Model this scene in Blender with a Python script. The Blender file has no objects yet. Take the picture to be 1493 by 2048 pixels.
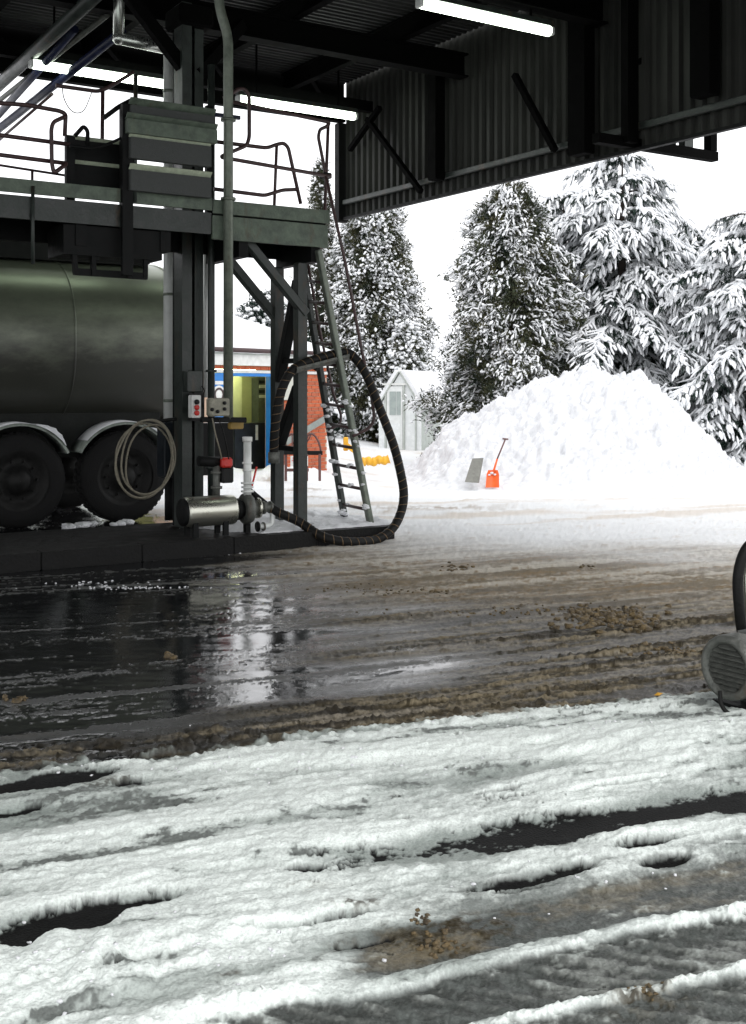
import bpy, math, random
import numpy as np
from mathutils import Vector, Matrix
random.seed(7); RNG = np.random.default_rng(11)
SC = bpy.context.scene; COL = SC.collection
R = math.radians

# ------------------------------------------------------------------ camera, sky, sun, exposure
FPX, CX, HY, EYE = 2350.0, 746.5, 785.0, 1.5      # focal length / horizon in photo pixels, eye height in m
cam_d = bpy.data.cameras.new('camera'); cam = bpy.data.objects.new('camera', cam_d); COL.objects.link(cam)
cam.location = (0, 0, EYE); cam.rotation_euler = (R(90), 0, 0)
cam_d.sensor_fit = 'VERTICAL'; cam_d.sensor_height = 36.0; cam_d.lens = FPX / 2048 * 36
cam_d.shift_y = -(1024 - HY) / 2048.0
cam_d.clip_start = 0.05; cam_d.clip_end = 3000
SC.camera = cam
SUN_EL, SUN_ROT = R(48), R(150)
w = bpy.data.worlds.new('World'); SC.world = w; w.use_nodes = True
nt = w.node_tree; nt.nodes.clear()
out = nt.nodes.new('ShaderNodeOutputWorld'); bg = nt.nodes.new('ShaderNodeBackground')
sky = nt.nodes.new('ShaderNodeTexSky'); sky.sky_type = 'NISHITA'; sky.sun_disc = False
sky.sun_elevation = SUN_EL; sky.sun_rotation = SUN_ROT; sky.dust_density = 1.0; sky.air_density = 1.0; sky.ozone_density = 1.0
hs = nt.nodes.new('ShaderNodeHueSaturation'); hs.inputs['Saturation'].default_value = 0.10   # overcast: grey-white
cl = nt.nodes.new('ShaderNodeMix'); cl.data_type = 'RGBA'; cl.inputs['Factor'].default_value = .82      # even cloud layer over the sky
cl.inputs['B'].default_value = (9.0, 9.05, 9.25, 1)
nt.links.new(sky.outputs[0], hs.inputs['Color']); nt.links.new(hs.outputs[0], cl.inputs['A']); nt.links.new(cl.outputs['Result'], bg.inputs['Color'])
bg.inputs['Strength'].default_value = 0.112
nt.links.new(bg.outputs[0], out.inputs[0])
sd = bpy.data.lights.new('sun', 'SUN'); sd.energy = 0.5; sd.angle = R(40); sd.color = (1, .97, .93)
sun = bpy.data.objects.new('sun', sd); COL.objects.link(sun)
sun.rotation_euler = (R(90) - SUN_EL, 0, R(180) - SUN_ROT)
SC.view_settings.view_transform = 'Standard'; SC.view_settings.look = 'None'
SC.view_settings.exposure = 0.9; SC.view_settings.gamma = 1.0; SC.view_settings.use_curve_mapping = False
SC.cycles.max_bounces = 8; SC.cycles.diffuse_bounces = 4

# ------------------------------------------------------------------ frames
UX, UY = math.sin(R(57)), math.cos(R(57))          # u: along the tanker lane; v: across it
def F(s, d, z): return Vector((s*UX - d*UY, s*UY + d*UX, z))
U = Vector((UX, UY, 0)); V = Vector((-UY, UX, 0)); ZA = Vector((0, 0, 1))
def pix(px, py, Y): return Vector(((px-CX)*Y/FPX, Y, EYE-(py-HY)*Y/FPX))
def sd_of(p): return (p.x*UX + p.y*UY, -p.x*UY + p.y*UX)
def pd(px, py, d):
    a = (px-CX)/FPX; s = d*(UY + UX*a)/(UX - UY*a); Y = s*UY + d*UX
    return pix(px, py, Y)
def ps(px, py, s):
    a = (px-CX)/FPX; d = s*(UX - a*UY)/(UY + a*UX); Y = s*UY + d*UX
    return pix(px, py, Y)
def sat(px, d): return sd_of(pd(px, HY, d))[0]

# ------------------------------------------------------------------ noise
def _h(ix, iy, seed):
    n = (ix*374761393 + iy*668265263 + seed*974634721) & 0x7fffffff
    n = ((n ^ (n >> 13)) * 1274126177) & 0x7fffffff
    n = (n ^ (n >> 16)) & 0xffff
    return n/65535.0*2-1
def vn(x, y, seed=0):
    ix = np.floor(x).astype(np.int64); iy = np.floor(y).astype(np.int64)
    fx = x-ix; fy = y-iy; fx = fx*fx*fx*(fx*(fx*6-15)+10); fy = fy*fy*fy*(fy*(fy*6-15)+10)
    a = _h(ix, iy, seed); b = _h(ix+1, iy, seed); c = _h(ix, iy+1, seed); e = _h(ix+1, iy+1, seed)
    return (a*(1-fx)+b*fx)*(1-fy) + (c*(1-fx)+e*fx)*fy
def fbm(x, y, seed=0, o=4, g=.5):
    s = 0; a = 1; t = 0
    for k in range(o):
        s = s + a*vn(x*2**k + 17.3*k, y*2**k - 9.1*k, seed+k); t += a; a *= g
    return s/t
def ss(a, b, x):
    t = np.clip((x-a)/(b-a), 0, 1); return t*t*(3-2*t)

# ------------------------------------------------------------------ materials
def mat(name, c1, c2=None, rough=.6, metal=0., scale=8., bump=0., bscale=None, rvar=.12, stretch=(1,1,1), emit=None, spec=.5, rust=0.0, dirt_or_shade=None):
    m = bpy.data.materials.new(name); m.use_nodes = True; t = m.node_tree; N = t.nodes; L = t.links
    b = N['Principled BSDF']; b.inputs['Metallic'].default_value = metal
    b.inputs['Specular IOR Level'].default_value = spec
    c2 = c2 or tuple(v*.6 for v in c1)
    tc = N.new('ShaderNodeTexCoord'); mp = N.new('ShaderNodeMapping'); mp.inputs['Scale'].default_value = stretch
    L.new(tc.outputs['Object'], mp.inputs['Vector'])
    nz = N.new('ShaderNodeTexNoise'); nz.inputs['Scale'].default_value = scale; nz.inputs['Detail'].default_value = 6
    nz.inputs['Roughness'].default_value = .65
    L.new(mp.outputs[0], nz.inputs['Vector'])
    cr = N.new('ShaderNodeValToRGB'); cr.color_ramp.elements[0].position = .34; cr.color_ramp.elements[1].position = .66
    cr.color_ramp.elements[0].color = (*c2, 1); cr.color_ramp.elements[1].color = (*c1, 1)
    L.new(nz.outputs['Fac'], cr.inputs[0])
    src = cr.outputs[0]
    if rust or dirt_or_shade:                                  # rust: worn patches with a shape of their own; else lower-side shade painted in
        n3 = N.new('ShaderNodeTexNoise'); n3.inputs['Scale'].default_value = 3.2; n3.inputs['Detail'].default_value = 8; n3.inputs['Roughness'].default_value = .7
        mp3 = N.new('ShaderNodeMapping'); mp3.inputs['Scale'].default_value = (1.6, 1.6, .5) if rust else (.6, .6, 1.5)
        L.new(tc.outputs['Object'], mp3.inputs['Vector']); L.new(mp3.outputs[0], n3.inputs['Vector'])
        r3 = N.new('ShaderNodeMapRange'); mx3 = N.new('ShaderNodeMix'); mx3.data_type = 'RGBA'
        if rust:
            r3.inputs['From Min'].default_value = .56; r3.inputs['From Max'].default_value = .70; r3.inputs['To Max'].default_value = rust
            L.new(n3.outputs['Fac'], r3.inputs['Value']); mx3.inputs['B'].default_value = (.085, .045, .022, 1)
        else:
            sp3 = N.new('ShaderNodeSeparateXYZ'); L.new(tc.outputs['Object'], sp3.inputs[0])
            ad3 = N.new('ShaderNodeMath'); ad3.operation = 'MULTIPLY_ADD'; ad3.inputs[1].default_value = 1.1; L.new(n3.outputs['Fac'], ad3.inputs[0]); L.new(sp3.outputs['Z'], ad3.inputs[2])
            r3.inputs['From Min'].default_value = dirt_or_shade[0]; r3.inputs['From Max'].default_value = dirt_or_shade[1]; r3.inputs['To Min'].default_value = .93; r3.inputs['To Max'].default_value = .05
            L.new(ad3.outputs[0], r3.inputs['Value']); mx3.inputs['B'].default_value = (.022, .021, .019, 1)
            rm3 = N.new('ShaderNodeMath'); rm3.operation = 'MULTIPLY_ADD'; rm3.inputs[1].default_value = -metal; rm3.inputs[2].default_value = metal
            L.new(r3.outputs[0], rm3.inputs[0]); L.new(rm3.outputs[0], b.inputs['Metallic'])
        L.new(r3.outputs[0], mx3.inputs['Factor']); L.new(src, mx3.inputs['A']); src = mx3.outputs['Result']
    L.new(src, b.inputs['Base Color'])
    mr = N.new('ShaderNodeMapRange'); mr.inputs['From Min'].default_value = .3; mr.inputs['From Max'].default_value = .7
    mr.inputs['To Min'].default_value = max(.03, rough-rvar); mr.inputs['To Max'].default_value = min(1, rough+rvar)
    L.new(nz.outputs['Fac'], mr.inputs['Value']); L.new(mr.outputs[0], b.inputs['Roughness'])
    if bump:
        n2 = N.new('ShaderNodeTexNoise'); n2.inputs['Scale'].default_value = bscale or scale*4; n2.inputs['Detail'].default_value = 5
        L.new(mp.outputs[0], n2.inputs['Vector'])
        bp = N.new('ShaderNodeBump'); bp.inputs['Strength'].default_value = bump; bp.inputs['Distance'].default_value = .02
        L.new(n2.outputs['Fac'], bp.inputs['Height']); L.new(bp.outputs[0], b.inputs['Normal'])
    if emit:
        b.inputs['Emission Color'].default_value = (*emit[0], 1); b.inputs['Emission Strength'].default_value = emit[1]
    return m
M = {}
M['steel'] = mat('painted_steel', (.029,.038,.033), (.015,.019,.017), .45, .0, 9, .15, rust=.7)
M['dark'] = mat('dark_steel', (.008,.009,.009), (.005,.005,.005), .6, 0, 9, .1, spec=.15)
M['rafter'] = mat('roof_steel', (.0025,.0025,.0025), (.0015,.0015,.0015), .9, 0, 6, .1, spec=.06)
M['sheet'] = mat('roof_sheet', (.030,.030,.031), (.018,.018,.018), .6, 0, 3, .05, spec=.15)
M['clad'] = mat('cladding_sheet', (.040,.041,.037), (.021,.022,.020), .55, 0, 2.5, .05, stretch=(1,1,.3), spec=.15)
M['galv'] = mat('galvanised', (.20,.225,.185), (.11,.13,.105), .45, .35, 12, .1, rust=.7)
M['platform'] = mat('platform_green_grey', (.13,.165,.125), (.06,.08,.06), .6, 0, 10, .25, rust=.7)
M['tread'] = mat('tread_grey', (.065,.068,.068), (.045,.05,.047), .75, 0, 30, .3)
M['lip'] = mat('tread_lip', (.50,.56,.42), (.36,.40,.30), .6, 0, 18, .2)
M['rail'] = mat('rail_paint', (.07,.035,.035), (.035,.02,.02), .5, 0, 12, .1)
M['bluepipe'] = mat('blue_pipe', (.012,.018,.06), (.006,.008,.025), .4, 0, 8)
M['alu'] = mat('aluminium_duct', (.62,.64,.60), (.48,.50,.47), .30, .85, 6, .06, stretch=(1,1,.2))
M['pale'] = mat('pale_pipe', (.72,.74,.72), (.60,.62,.60), .4, .1, 6)
M['tank'] = mat('tank_skin', (.30,.335,.255), (.23,.255,.195), .36, .8, .7, .05, 40, rvar=.03, dirt_or_shade=(2.35, 3.15), stretch=(1,1,1))  # lamp green on top and shade on the lower half painted into the colour
M['tankdark'] = mat('tank_dirty_steel', (.020,.022,.020), (.010,.011,.010), .7, 0, 6, .15, spec=.18)
M['tyre'] = mat('tyre_rubber', (.011,.011,.011), (.007,.007,.007), .75, 0, 20, .3, spec=.18)
M['rim'] = mat('wheel_rim', (.022,.022,.021), (.012,.012,.012), .55, .4, 14, .1, spec=.18)
M['guard'] = mat('mudguard_plastic', (.30,.34,.30), (.12,.14,.12), .5, 0, 9, .1)
M['stainless'] = mat('stainless', (.55,.55,.48), (.46,.46,.40), .30, .9, 1.5, .04, stretch=(1,1,1))
M['cast'] = mat('cast_iron', (.15,.155,.14), (.075,.08,.072), .5, .4, 18, .3, rust=.7)
M['white'] = mat('white_paint', (.72,.73,.71), (.58,.59,.57), .5, 0, 8)
M['rubber'] = mat('hose_rubber', (.010,.010,.009), (.006,.006,.006), .55, 0, 22, .25, spec=.18)
M['wire'] = mat('hose_wire', (.20,.125,.06), (.09,.06,.03), .5, .3, 30)
M['rope'] = mat('cable_tan', (.22,.20,.15), (.13,.12,.09), .7, 0, 40, .3)
M['red'] = mat('red_plastic', (.62,.03,.02), (.45,.02,.015), .4, 0, 12)
M['black'] = mat('black_plastic', (.015,.015,.015), (.01,.01,.01), .45, 0, 12, spec=.18)
M['beige'] = mat('beige_box', (.30,.29,.23), (.17,.165,.13), .6, 0, 14, .15)
M['yellow'] = mat('yellow_plastic', (.80,.42,.02), (.66,.33,.02), .5, 0, 10, .15)
M['orange'] = mat('orange_plastic', (.85,.13,.015), (.72,.10,.012), .45, 0, 10, .05)
M['wood'] = mat('brown_handle', (.13,.055,.05), (.09,.04,.035), .6, 0, 20, .1)
M['concrete'] = mat('wet_concrete', (.012,.012,.0115), (.005,.005,.005), .7, 0, 5, .35, 40, rvar=.2, spec=.2)
M['slab'] = mat('grey_board', (.20,.20,.18), (.13,.13,.115), .8, 0, 14, .3)
M['brick'] = mat('brick_orange', (.52,.13,.05), (.40,.085,.035), .85, 0, 14, .4)
M['brick2'] = mat('brick_dull', (.44,.12,.055), (.34,.08,.04), .85, 0, 14, .4)
M['mortar'] = mat('mortar', (.50,.36,.27), (.40,.28,.20), .9, 0, 20, .3)
M['blue'] = mat('blue_door', (.015,.19,.55), (.012,.15,.46), .4, 0, 6)
M['cream'] = mat('room_wall', (.55,.58,.30), (.47,.50,.26), .7, 0, 4)
M['machine'] = mat('dark_machine', (.02,.025,.03), (.012,.014,.017), .4, 0, 6, spec=.18)
M['glass'] = mat('greenhouse_glazing', (.74,.76,.76), (.62,.65,.65), .25, 0, 4)
M['pane'] = mat('door_pane', (.34,.39,.37), (.25,.29,.28), .15, 0, 5)
M['shedwall'] = mat('shed_side', (.46,.49,.46), (.34,.37,.34), .7, 0, 6, .1)
M['bark'] = mat('bark', (.07,.055,.045), (.04,.03,.025), .9, 0, 12, .5)
M['fir'] = mat('fir_needles', (.026,.046,.034), (.010,.022,.017), .8, 0, 2.5, spec=.2)
M['cypress'] = mat('cypress_needles', (.075,.070,.034), (.018,.034,.022), .8, 0, 2.2, spec=.2)
M['twig'] = mat('hazed_twigs', (.50,.50,.50), (.34,.34,.34), .9, 0, 4)  # pale grey paints in the haze over the distant scrub
M['clod'] = mat('slush_dirt', (.19,.135,.06), (.04,.03,.018), .6, 0, 22, .6)
def lampmat(name, c, st):
    return mat(name, c, c, .4, 0, 5, emit=(c, st))
M['tube'] = lampmat('fluorescent_tube', (.88, 1.0, .84), 6)
M['tube_in'] = lampmat('room_tube', (.95, 1.0, .60), 14)
def snowmat(name, c1, c2, bs=1.0):
    m = mat(name, c1, c2, .75, 0, 6, .5*bs, 45, spec=.25, rvar=.15)
    b = m.node_tree.nodes['Principled BSDF']
    b.inputs['Subsurface Weight'].default_value = 0.0
    return m
M['snow'] = snowmat('snow', (.77,.78,.80), (.71,.72,.74))
M['pilesnow'] = snowmat('pile_snow', (.74,.75,.77), (.56,.57,.59), 1.0)
M['treesnow'] = snowmat('tree_snow', (.86,.87,.89), (.78,.80,.82), .4)

# ------------------------------------------------------------------ mesh helpers
class MB:
    def __init__(s): s.v = []; s.f = []; s.sm = []
    def add(s, vs, fs, smooth=False):
        o = len(s.v); s.v += [Vector(p) for p in vs]
        s.f += [tuple(i+o for i in f) for f in fs]; s.sm += [smooth]*len(fs); return s
    def boxa(s, c, ax, ay, az, hx, hy, hz, bev=0.0):   # centre, 3 axes, half sizes
        c = Vector(c); vs = []
        if bev <= 0:
            for i in (-1,1):
                for j in (-1,1):
                    for k in (-1,1): vs.append(c + ax*hx*i + ay*hy*j + az*hz*k)
            return s.add(vs, [(0,1,3,2),(4,6,7,5),(0,4,5,1),(2,3,7,6),(0,2,6,4),(1,5,7,3)])
        b = min(bev, hx*.45, hy*.45, hz*.45)           # chamfer along the 4 long (ay) edges + ends inset
        prof = [(-hx+b,-hz),(hx-b,-hz),(hx,-hz+b),(hx,hz-b),(hx-b,hz),(-hx+b,hz),(-hx,hz-b),(-hx,-hz+b)]
        for yy, k in ((-hy,.0),(-hy+b,1.),(hy-b,1.),(hy,.0)):
            for x, z in prof:
                q = 1 if k else (1 - b/max(hx,hz)*.9)
                vs.append(c + ax*x*q + ay*yy + az*z*q)
        fs = []
        for r in range(3):
            for i in range(8): fs.append((r*8+i, r*8+(i+1)%8, (r+1)*8+(i+1)%8, (r+1)*8+i))
        fs += [tuple(range(7,-1,-1)), tuple(range(24,32))]
        return s.add(vs, fs)
    def box(s, s0, s1, d0, d1, z0, z1, bev=0.0):       # in lane coordinates
        return s.boxa(F((s0+s1)/2,(d0+d1)/2,(z0+z1)/2), U, V, ZA, abs(s1-s0)/2, abs(d1-d0)/2, abs(z1-z0)/2, bev)
    def bar(s, p, q, wd, ht, up=ZA, bev=0.0):          # rectangular bar p->q
        p = Vector(p); q = Vector(q); t = (q-p); L = t.length; t.normalize()
        up = Vector(up)
        if abs(t.dot(up)) > .98: up = U.copy()
        x = t.cross(up).normalized(); z = x.cross(t).normalized()
        return s.boxa((p+q)/2, x, t, z, wd/2, L/2, ht/2, bev)
    def tube(s, pts, r, n=10, closed=False, cap=True, smooth=True):
        pts = [Vector(p) for p in pts]; m = len(pts)
        rr = r if isinstance(r, (list, tuple)) else [r]*m
        T = []
        for i in range(m):
            a = pts[(i-1) % m] if (closed or i > 0) else pts[i]; b = pts[(i+1) % m] if (closed or i < m-1) else pts[i]
            T.append((b-a).normalized())
        x = T[0].orthogonal().normalized(); vs = []; fs = []
        for i in range(m):
            x = (x - T[i]*x.dot(T[i])); x = x.normalized() if x.length > 1e-6 else T[i].orthogonal().normalized()
            y = T[i].cross(x)
            k = 1.0
            if 0 < i < m-1 and not closed:
                e1 = (pts[i]-pts[i-1]).normalized(); c = max(.35, math.sqrt(max(0,(1+e1.dot((pts[i+1]-pts[i]).normalized()))/2))); k = 1/c if m < 8 else 1.0
            for j in range(n):
                an = 2*math.pi*(j+.5)/n
                vs.append(pts[i] + (x*math.cos(an) + y*math.sin(an))*rr[i]*k)
        for i in range(m if closed else m-1):
            i2 = (i+1) % m
            for j in range(n): fs.append((i*n+j, i*n+(j+1)%n, i2*n+(j+1)%n, i2*n+j))
        s.add(vs, fs, smooth)
        if cap and not closed:
            o = len(s.v) - m*n
            s.f += [tuple(o+j for j in range(n-1,-1,-1)), tuple(o+(m-1)*n+j for j in range(n))]; s.sm += [False, False]
        return s
    def lathe(s, prof, org, axis, n=24, smooth=True, a0=0, a1=2*math.pi, refx=None):   # prof: (along axis, radius)
        org = Vector(org); axis = Vector(axis).normalized()
        x = (refx or axis.orthogonal()).normalized(); y = axis.cross(x); full = abs(a1-a0-2*math.pi) < 1e-6
        m = n if full else n+1; vs = []; fs = []
        for (h, r) in prof:
            for j in range(m):
                an = a0 + (a1-a0)*j/n; vs.append(org + axis*h + (x*math.cos(an)+y*math.sin(an))*r)
        for i in range(len(prof)-1):
            for j in range(n):
                j2 = (j+1) % m if full else j+1
                fs.append((i*m+j, i*m+j2, (i+1)*m+j2, (i+1)*m+j))
        return s.add(vs, fs, smooth)
    def mesh(s, name, material, org=Vector((0,0,0))):
        me = bpy.data.meshes.new(name); me.from_pydata([tuple(p-org) for p in s.v], [], s.f)
        me.polygons.foreach_set('use_smooth', s.sm)
        me.materials.append(material); me.update(); 
        return me
def link(name, data, parent=None, loc=None):
    o = bpy.data.objects.new(name, data); COL.objects.link(o)
    if parent: o.parent = parent
    if loc is not None: o.location = loc
    return o
def wloc(o):
    p = Vector((0,0,0))
    while o: p = p + o.location; o = o.parent
    return p
def thing(name, label, cat, loc, group=None):
    o = link(name, None, None, loc); o.empty_display_size = .1
    o['label'] = label; o['category'] = cat
    if group: o['group'] = group
    return o
def part(parent, name, mb, material, label=None, kind=None, sharp=True):
    o = link(name, mb.mesh(name, material, wloc(parent)), parent)
    fixn(o.data)
    if label: o['label'] = label
    if kind: o['kind'] = kind
    return o
def single(name, label, cat, mb, material, org=None, group=None):
    org = org if org is not None else mb.v[0].copy()
    o = link(name, mb.mesh(name, material, org), None, org); fixn(o.data)
    o['label'] = label; o['category'] = cat
    if group: o['group'] = group
    return o
import bmesh
def fixn(me):
    bm = bmesh.new(); bm.from_mesh(me); bmesh.ops.recalc_face_normals(bm, faces=bm.faces); bm.to_mesh(me); bm.free()
def npmesh(name, v, f, material, smooth=True, col=None, attrs=None):
    """v (N,3) f (M,k)"""
    me = bpy.data.meshes.new(name); f = np.asarray(f, dtype=np.int32); k = f.shape[1]
    me.vertices.add(len(v)); me.vertices.foreach_set('co', np.asarray(v, dtype=np.float32).ravel())
    me.loops.add(f.size); me.loops.foreach_set('vertex_index', f.ravel())
    me.polygons.add(len(f)); me.polygons.foreach_set('loop_start', np.arange(0, f.size, k, dtype=np.int32))
    me.polygons.foreach_set('loop_total', np.full(len(f), k, dtype=np.int32))
    me.polygons.foreach_set('use_smooth', np.full(len(f), smooth))
    if col is not None:
        a = me.color_attributes.new('Col', 'FLOAT_COLOR', 'POINT')
        a.data.foreach_set('color', np.concatenate([col, np.ones((len(col),1))], 1).astype(np.float32).ravel())
    for n_, arr in (attrs or {}).items():
        a = me.attributes.new(n_, 'FLOAT', 'POINT'); a.data.foreach_set('value', arr.astype(np.float32).ravel())
    if material: me.materials.append(material)
    me.update(calc_edges=True); me.validate()
    return me
def smooth_path(pts, n=8):
    P = [Vector(p) for p in pts]; out = []
    P = [P[0]*2-P[1]] + P + [P[-1]*2-P[-2]]
    for i in range(1, len(P)-2):
        for k in range(n):
            t = k/n; a, b, c, e = P[i-1], P[i], P[i+1], P[i+2]
            out.append(.5*((2*b) + (c-a)*t + (2*a-5*b+4*c-e)*t*t + (3*b-a-3*c+e)*t**3))
    out.append(P[-2]); return out
def round_path(pts, r=.06, n=5):
    P = [Vector(p) for p in pts]; out = [P[0]]
    for i in range(1, len(P)-1):
        a = P[i-1]-P[i]; b = P[i+1]-P[i]; k = min(r, a.length*.45, b.length*.45)
        p0 = P[i]+a.normalized()*k; p1 = P[i]+b.normalized()*k
        for j in range(n+1):
            t = j/n; out.append(p0*(1-t)**2 + P[i]*2*t*(1-t) + p1*t*t)
    out.append(P[-1]); return out
def blob(c, rx, ry, rz, seed, lumps=.18, up=None):
    """irregular rounded lump (verts, tri faces)"""
    rng = random.Random(seed); vs = []; fs = []; n, m = 8, 5
    for i in range(1, m):
        th = math.pi*i/m
        for j in range(n):
            ph = 2*math.pi*j/n + (.4 if i % 2 else 0); k = 1 + rng.uniform(-lumps, lumps)
            vs.append(Vector(c) + Vector((rx*math.sin(th)*math.cos(ph)*k, ry*math.sin(th)*math.sin(ph)*k, rz*math.cos(th)*k)))
    vs += [Vector(c)+Vector((0,0,rz)), Vector(c)-Vector((0,0,rz))]
    for i in range(m-2):
        for j in range(n): fs.append((i*n+j, (i+1)*n+j, (i+1)*n+(j+1)%n, i*n+(j+1)%n))
    for j in range(n):
        fs.append((len(vs)-2, j, (j+1)%n)); fs.append((len(vs)-1, (m-2)*n+(j+1)%n, (m-2)*n+j))
    return vs, fs

# ================================================================== GROUND
TX, TY = math.sin(R(68)), math.cos(R(68))
def ground_fields(X, Y):
    t = TX*X + TY*Y; n = -TY*X + TX*Y
    s = UX*X + UY*Y; d = -UY*X + UX*Y
    dip = -.34*ss(15, 23, Y)*ss(-2.2, 1.2, X) - .05*ss(15, 23, Y)
    nw = n + .05*fbm(t*.9, n*.9, 3, 3)
    lump = fbm(t*2.2, n*5.2, 21, 5, .58)
    lump2 = np.abs(fbm(t*4.5+3, n*7.5, 41, 4, .6))
    fine = fbm(t*16, n*24, 31, 4, .6)
    crumb = fbm(X*34, Y*30, 77, 3, .6)
    # ---- foreground snow
    edge = 4.80 + .13*fbm(t*1.3, n*0+2, 5, 4) + .07*fine
    S = ss(edge+.10, edge-.10, n)
    mound = fbm(t*1.0 + .35*lump, n*3.6 + .3*lump, 23, 5, .52); trough = fbm(t*.8+7, n*5.5, 24, 4, .55)
    th = .034 + .038*mound + .016*trough + .010*lump + .010*lump2 + .004*fine + .003*crumb
    def G(px, py, lt, ln):
        p = pix(px, py, EYE*FPX/(py-HY)); t0 = TX*p.x+TY*p.y; n0 = -TY*p.x+TX*p.y
        return np.exp(-((t-t0)/lt)**2 - ((n-n0)/ln)**2)
    rut = np.exp(-((nw+.05*fbm(t*3,n*3,36,4)-3.47)/.12)**2)*ss(.7, 2.0, t + .3*lump)
    nj = n + .035*fbm(t*2.6, n*2.6, 33, 3) + .02*fine
    pat = fbm(t*2.4, n*6, 34, 4, .6); grit = fbm(X*60, Y*60, 203, 3, .6)
    def soft(a, k=1.0): return np.clip(a*1.7 + k*(.75*pat + .35*fine) - .22, 0, 1)*ss(0, .15, a)
    trA = soft(ss(2.73, 2.78, nj)*ss(3.04, 2.94, nj)*ss(.72, 1.25, t + .3*lump))
    trB = soft(ss(2.71, 2.66, nj)*ss(2.45, 2.48, nj)*ss(.35, .75, t+.2*lump) + ss(2.45, 2.40, nj)*ss(.65, 1.0, t), .9)
    brk = soft(ss(2.97, 3.02, nj)*ss(3.24, 3.12, nj)*ss(1.1, 1.7, t), 1.3)*.8 + .5*ss(.18, .5, pat + .5*fbm(t*.7, n*1.6, 35, 3))*ss(4.7, 4.2, n)*ss(2.6,3.1,n)
    tread = np.clip(np.sin((t*8.5 + n*11 + .30*lump + .25*fbm(t*2,n*3,37,3))*2*np.pi)*1.4 - .7 + 1.2*fbm(t*3, n*4, 38, 3), -1, 1)*np.clip(trB, 0, 1)
    holes = (G(120,1562,.20,.075) + G(30,1580,.22,.06) + .9*G(265,1578,.07,.04) + 1.1*G(75,1864,.11,.075) + .9*G(48,1893,.06,.06)
             + 1.15*G(250,1822,.15,.045) + 1.1*G(188,1850,.055,.065) + 1.0*G(610,1752,.055,.03) + .8*G(690,1850,.08,.03)
             + 1.0*G(785,1658,.06,.022) + 1.0*G(0,1635,.12,.04) + .8*G(430,1537,.04,.018) + .5*G(720,1900,.11,.02)
             + .9*G(1040,1775,.16,.035) + 1.0*G(1140,1752,.07,.035) + 1.0*G(1290,1700,.11,.04) + 1.0*G(1330,1735,.08,.035) + .7*G(1010,1592,.09,.010)
             + .6*G(1270,1580,.16,.012) + .45*G(1190,1595,.12,.010) + .6*G(1060,1790,.10,.012) + .5*G(560,1880,.12,.02) + .5*G(1180,1615,.08,.01))
    ragged = .55*pat + .40*fine + .30*grit
    tk_ = np.clip(trA + trB + brk*.8, 0, 1); tk_ = np.clip(tk_*(1 + .55*ragged) + .25*ragged*ss(.05,.4,tk_)*ss(.98,.6,tk_), 0, 1)
    dark = np.clip(ss(.27, .44, holes + .85*ragged*ss(.03,.25,holes)) + ss(.46, .66, rut + .85*ragged*ss(.05,.3,rut)) + .9*ss(.60,.72, ragged*1.15 + .25*fbm(t*1.2,n*4,150,3))*ss(2.2,2.6,n), 0, 1)
    th = th + .055*np.abs(fbm(X*6, Y*6, 91, 4))*G(190,1960,.55,.22) + .018*G(330,1905,.3,.09) + .026*G(110,1925,.06,.07)
    th = th + (.016*np.exp(-((nj-2.715)/.035)**2) + .012*np.exp(-((nj-2.445)/.03)**2))*ss(.3,.9,t)*np.clip(.05+2.4*fine+1.6*pat, 0, 1.6)
    dip_ = np.clip(ss(.04, .55, holes) + ss(.06, .6, rut), 0, 1); trk = np.clip(ss(2.68,2.80,n)*ss(3.12,2.92,n)*ss(.6,1.3,t) + ss(2.74,2.62,n)*ss(2.40,2.50,n)*ss(.25,.8,t) + ss(2.46,2.36,n)*ss(.55,1.0,t), 0, 1)
    th = np.maximum(th, .006)*(1-.40*tk_)*(1-.55*trk)*(1-.80*dip_)*(1-.75*dark) + tk_*(.006*fine + .006*np.abs(pat) + .003*tread)
    th = np.where(S > .02, th*S, -.01)
    cov = ss(0, .3, S)*(1-dark)
    thick = ss(.006, .042, th + .008*pat + .008*fine + .006*grit)
    # ---- road / slush
    cY = np.interp(Y, [4.5, 5.2, 6.0, 6.8, 8, 9.7, 11.4, 13, 15], [-.45, -.25, .15, .3, -.25, -.75, -1.0, -1.5, -2.0])
    q = ss(-.75, .75, X - cY + .9*fbm(t*.55, n*3.2, 60, 4) + .25*fbm(t*2, n*16, 66, 3))
    bend = n + .10*np.sin(t*.55+.4) + .06*fbm(t*.5, n*.5, 47, 2)
    streak = fbm(t*.40+5, bend*6.5, 50, 4, .62); streak2 = fbm(t*.8, bend*18, 55, 3, .6)
    line = np.clip(1-np.abs(fbm(t*.30, bend*4.2, 58, 3, .5))*5, 0, 1)**1.5 + .6*np.clip(1-np.abs(fbm(t*.35+9, bend*9, 59, 3, .5))*5, 0, 1)**1.5
    ridge = np.maximum(0, streak*.55 + streak2*.5 + .25*fine + .38*line - .06)
    near = ss(9.2, 7.4, Y + .5*lump)            # ribbed brown slush close by, packed snow further out
    q = q*(1-ss(.5, 1, S))
    fr = ss(4.72, 4.86, n)*ss(5.35, 4.95, n + .25*lump)*ss(-.35, .35, pat + .6*fine + .25)
    q = np.maximum(q, .85*fr)
    hq = fr*.012*np.abs(fine) + q*(.004 + near*(.026*ridge + .014*np.abs(fine)*ridge + .012*np.abs(grit)*(.3+ridge)) + (1-near)*(.022*np.abs(streak) + .014*lump2 + .012*np.abs(streak2))) + .006*q*fine
    pud = q*near*ss(.12, -.12, streak + .35*streak2 + .3*fbm(X*2.2, Y*2.2, 14, 3))     # wet hollows
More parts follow.
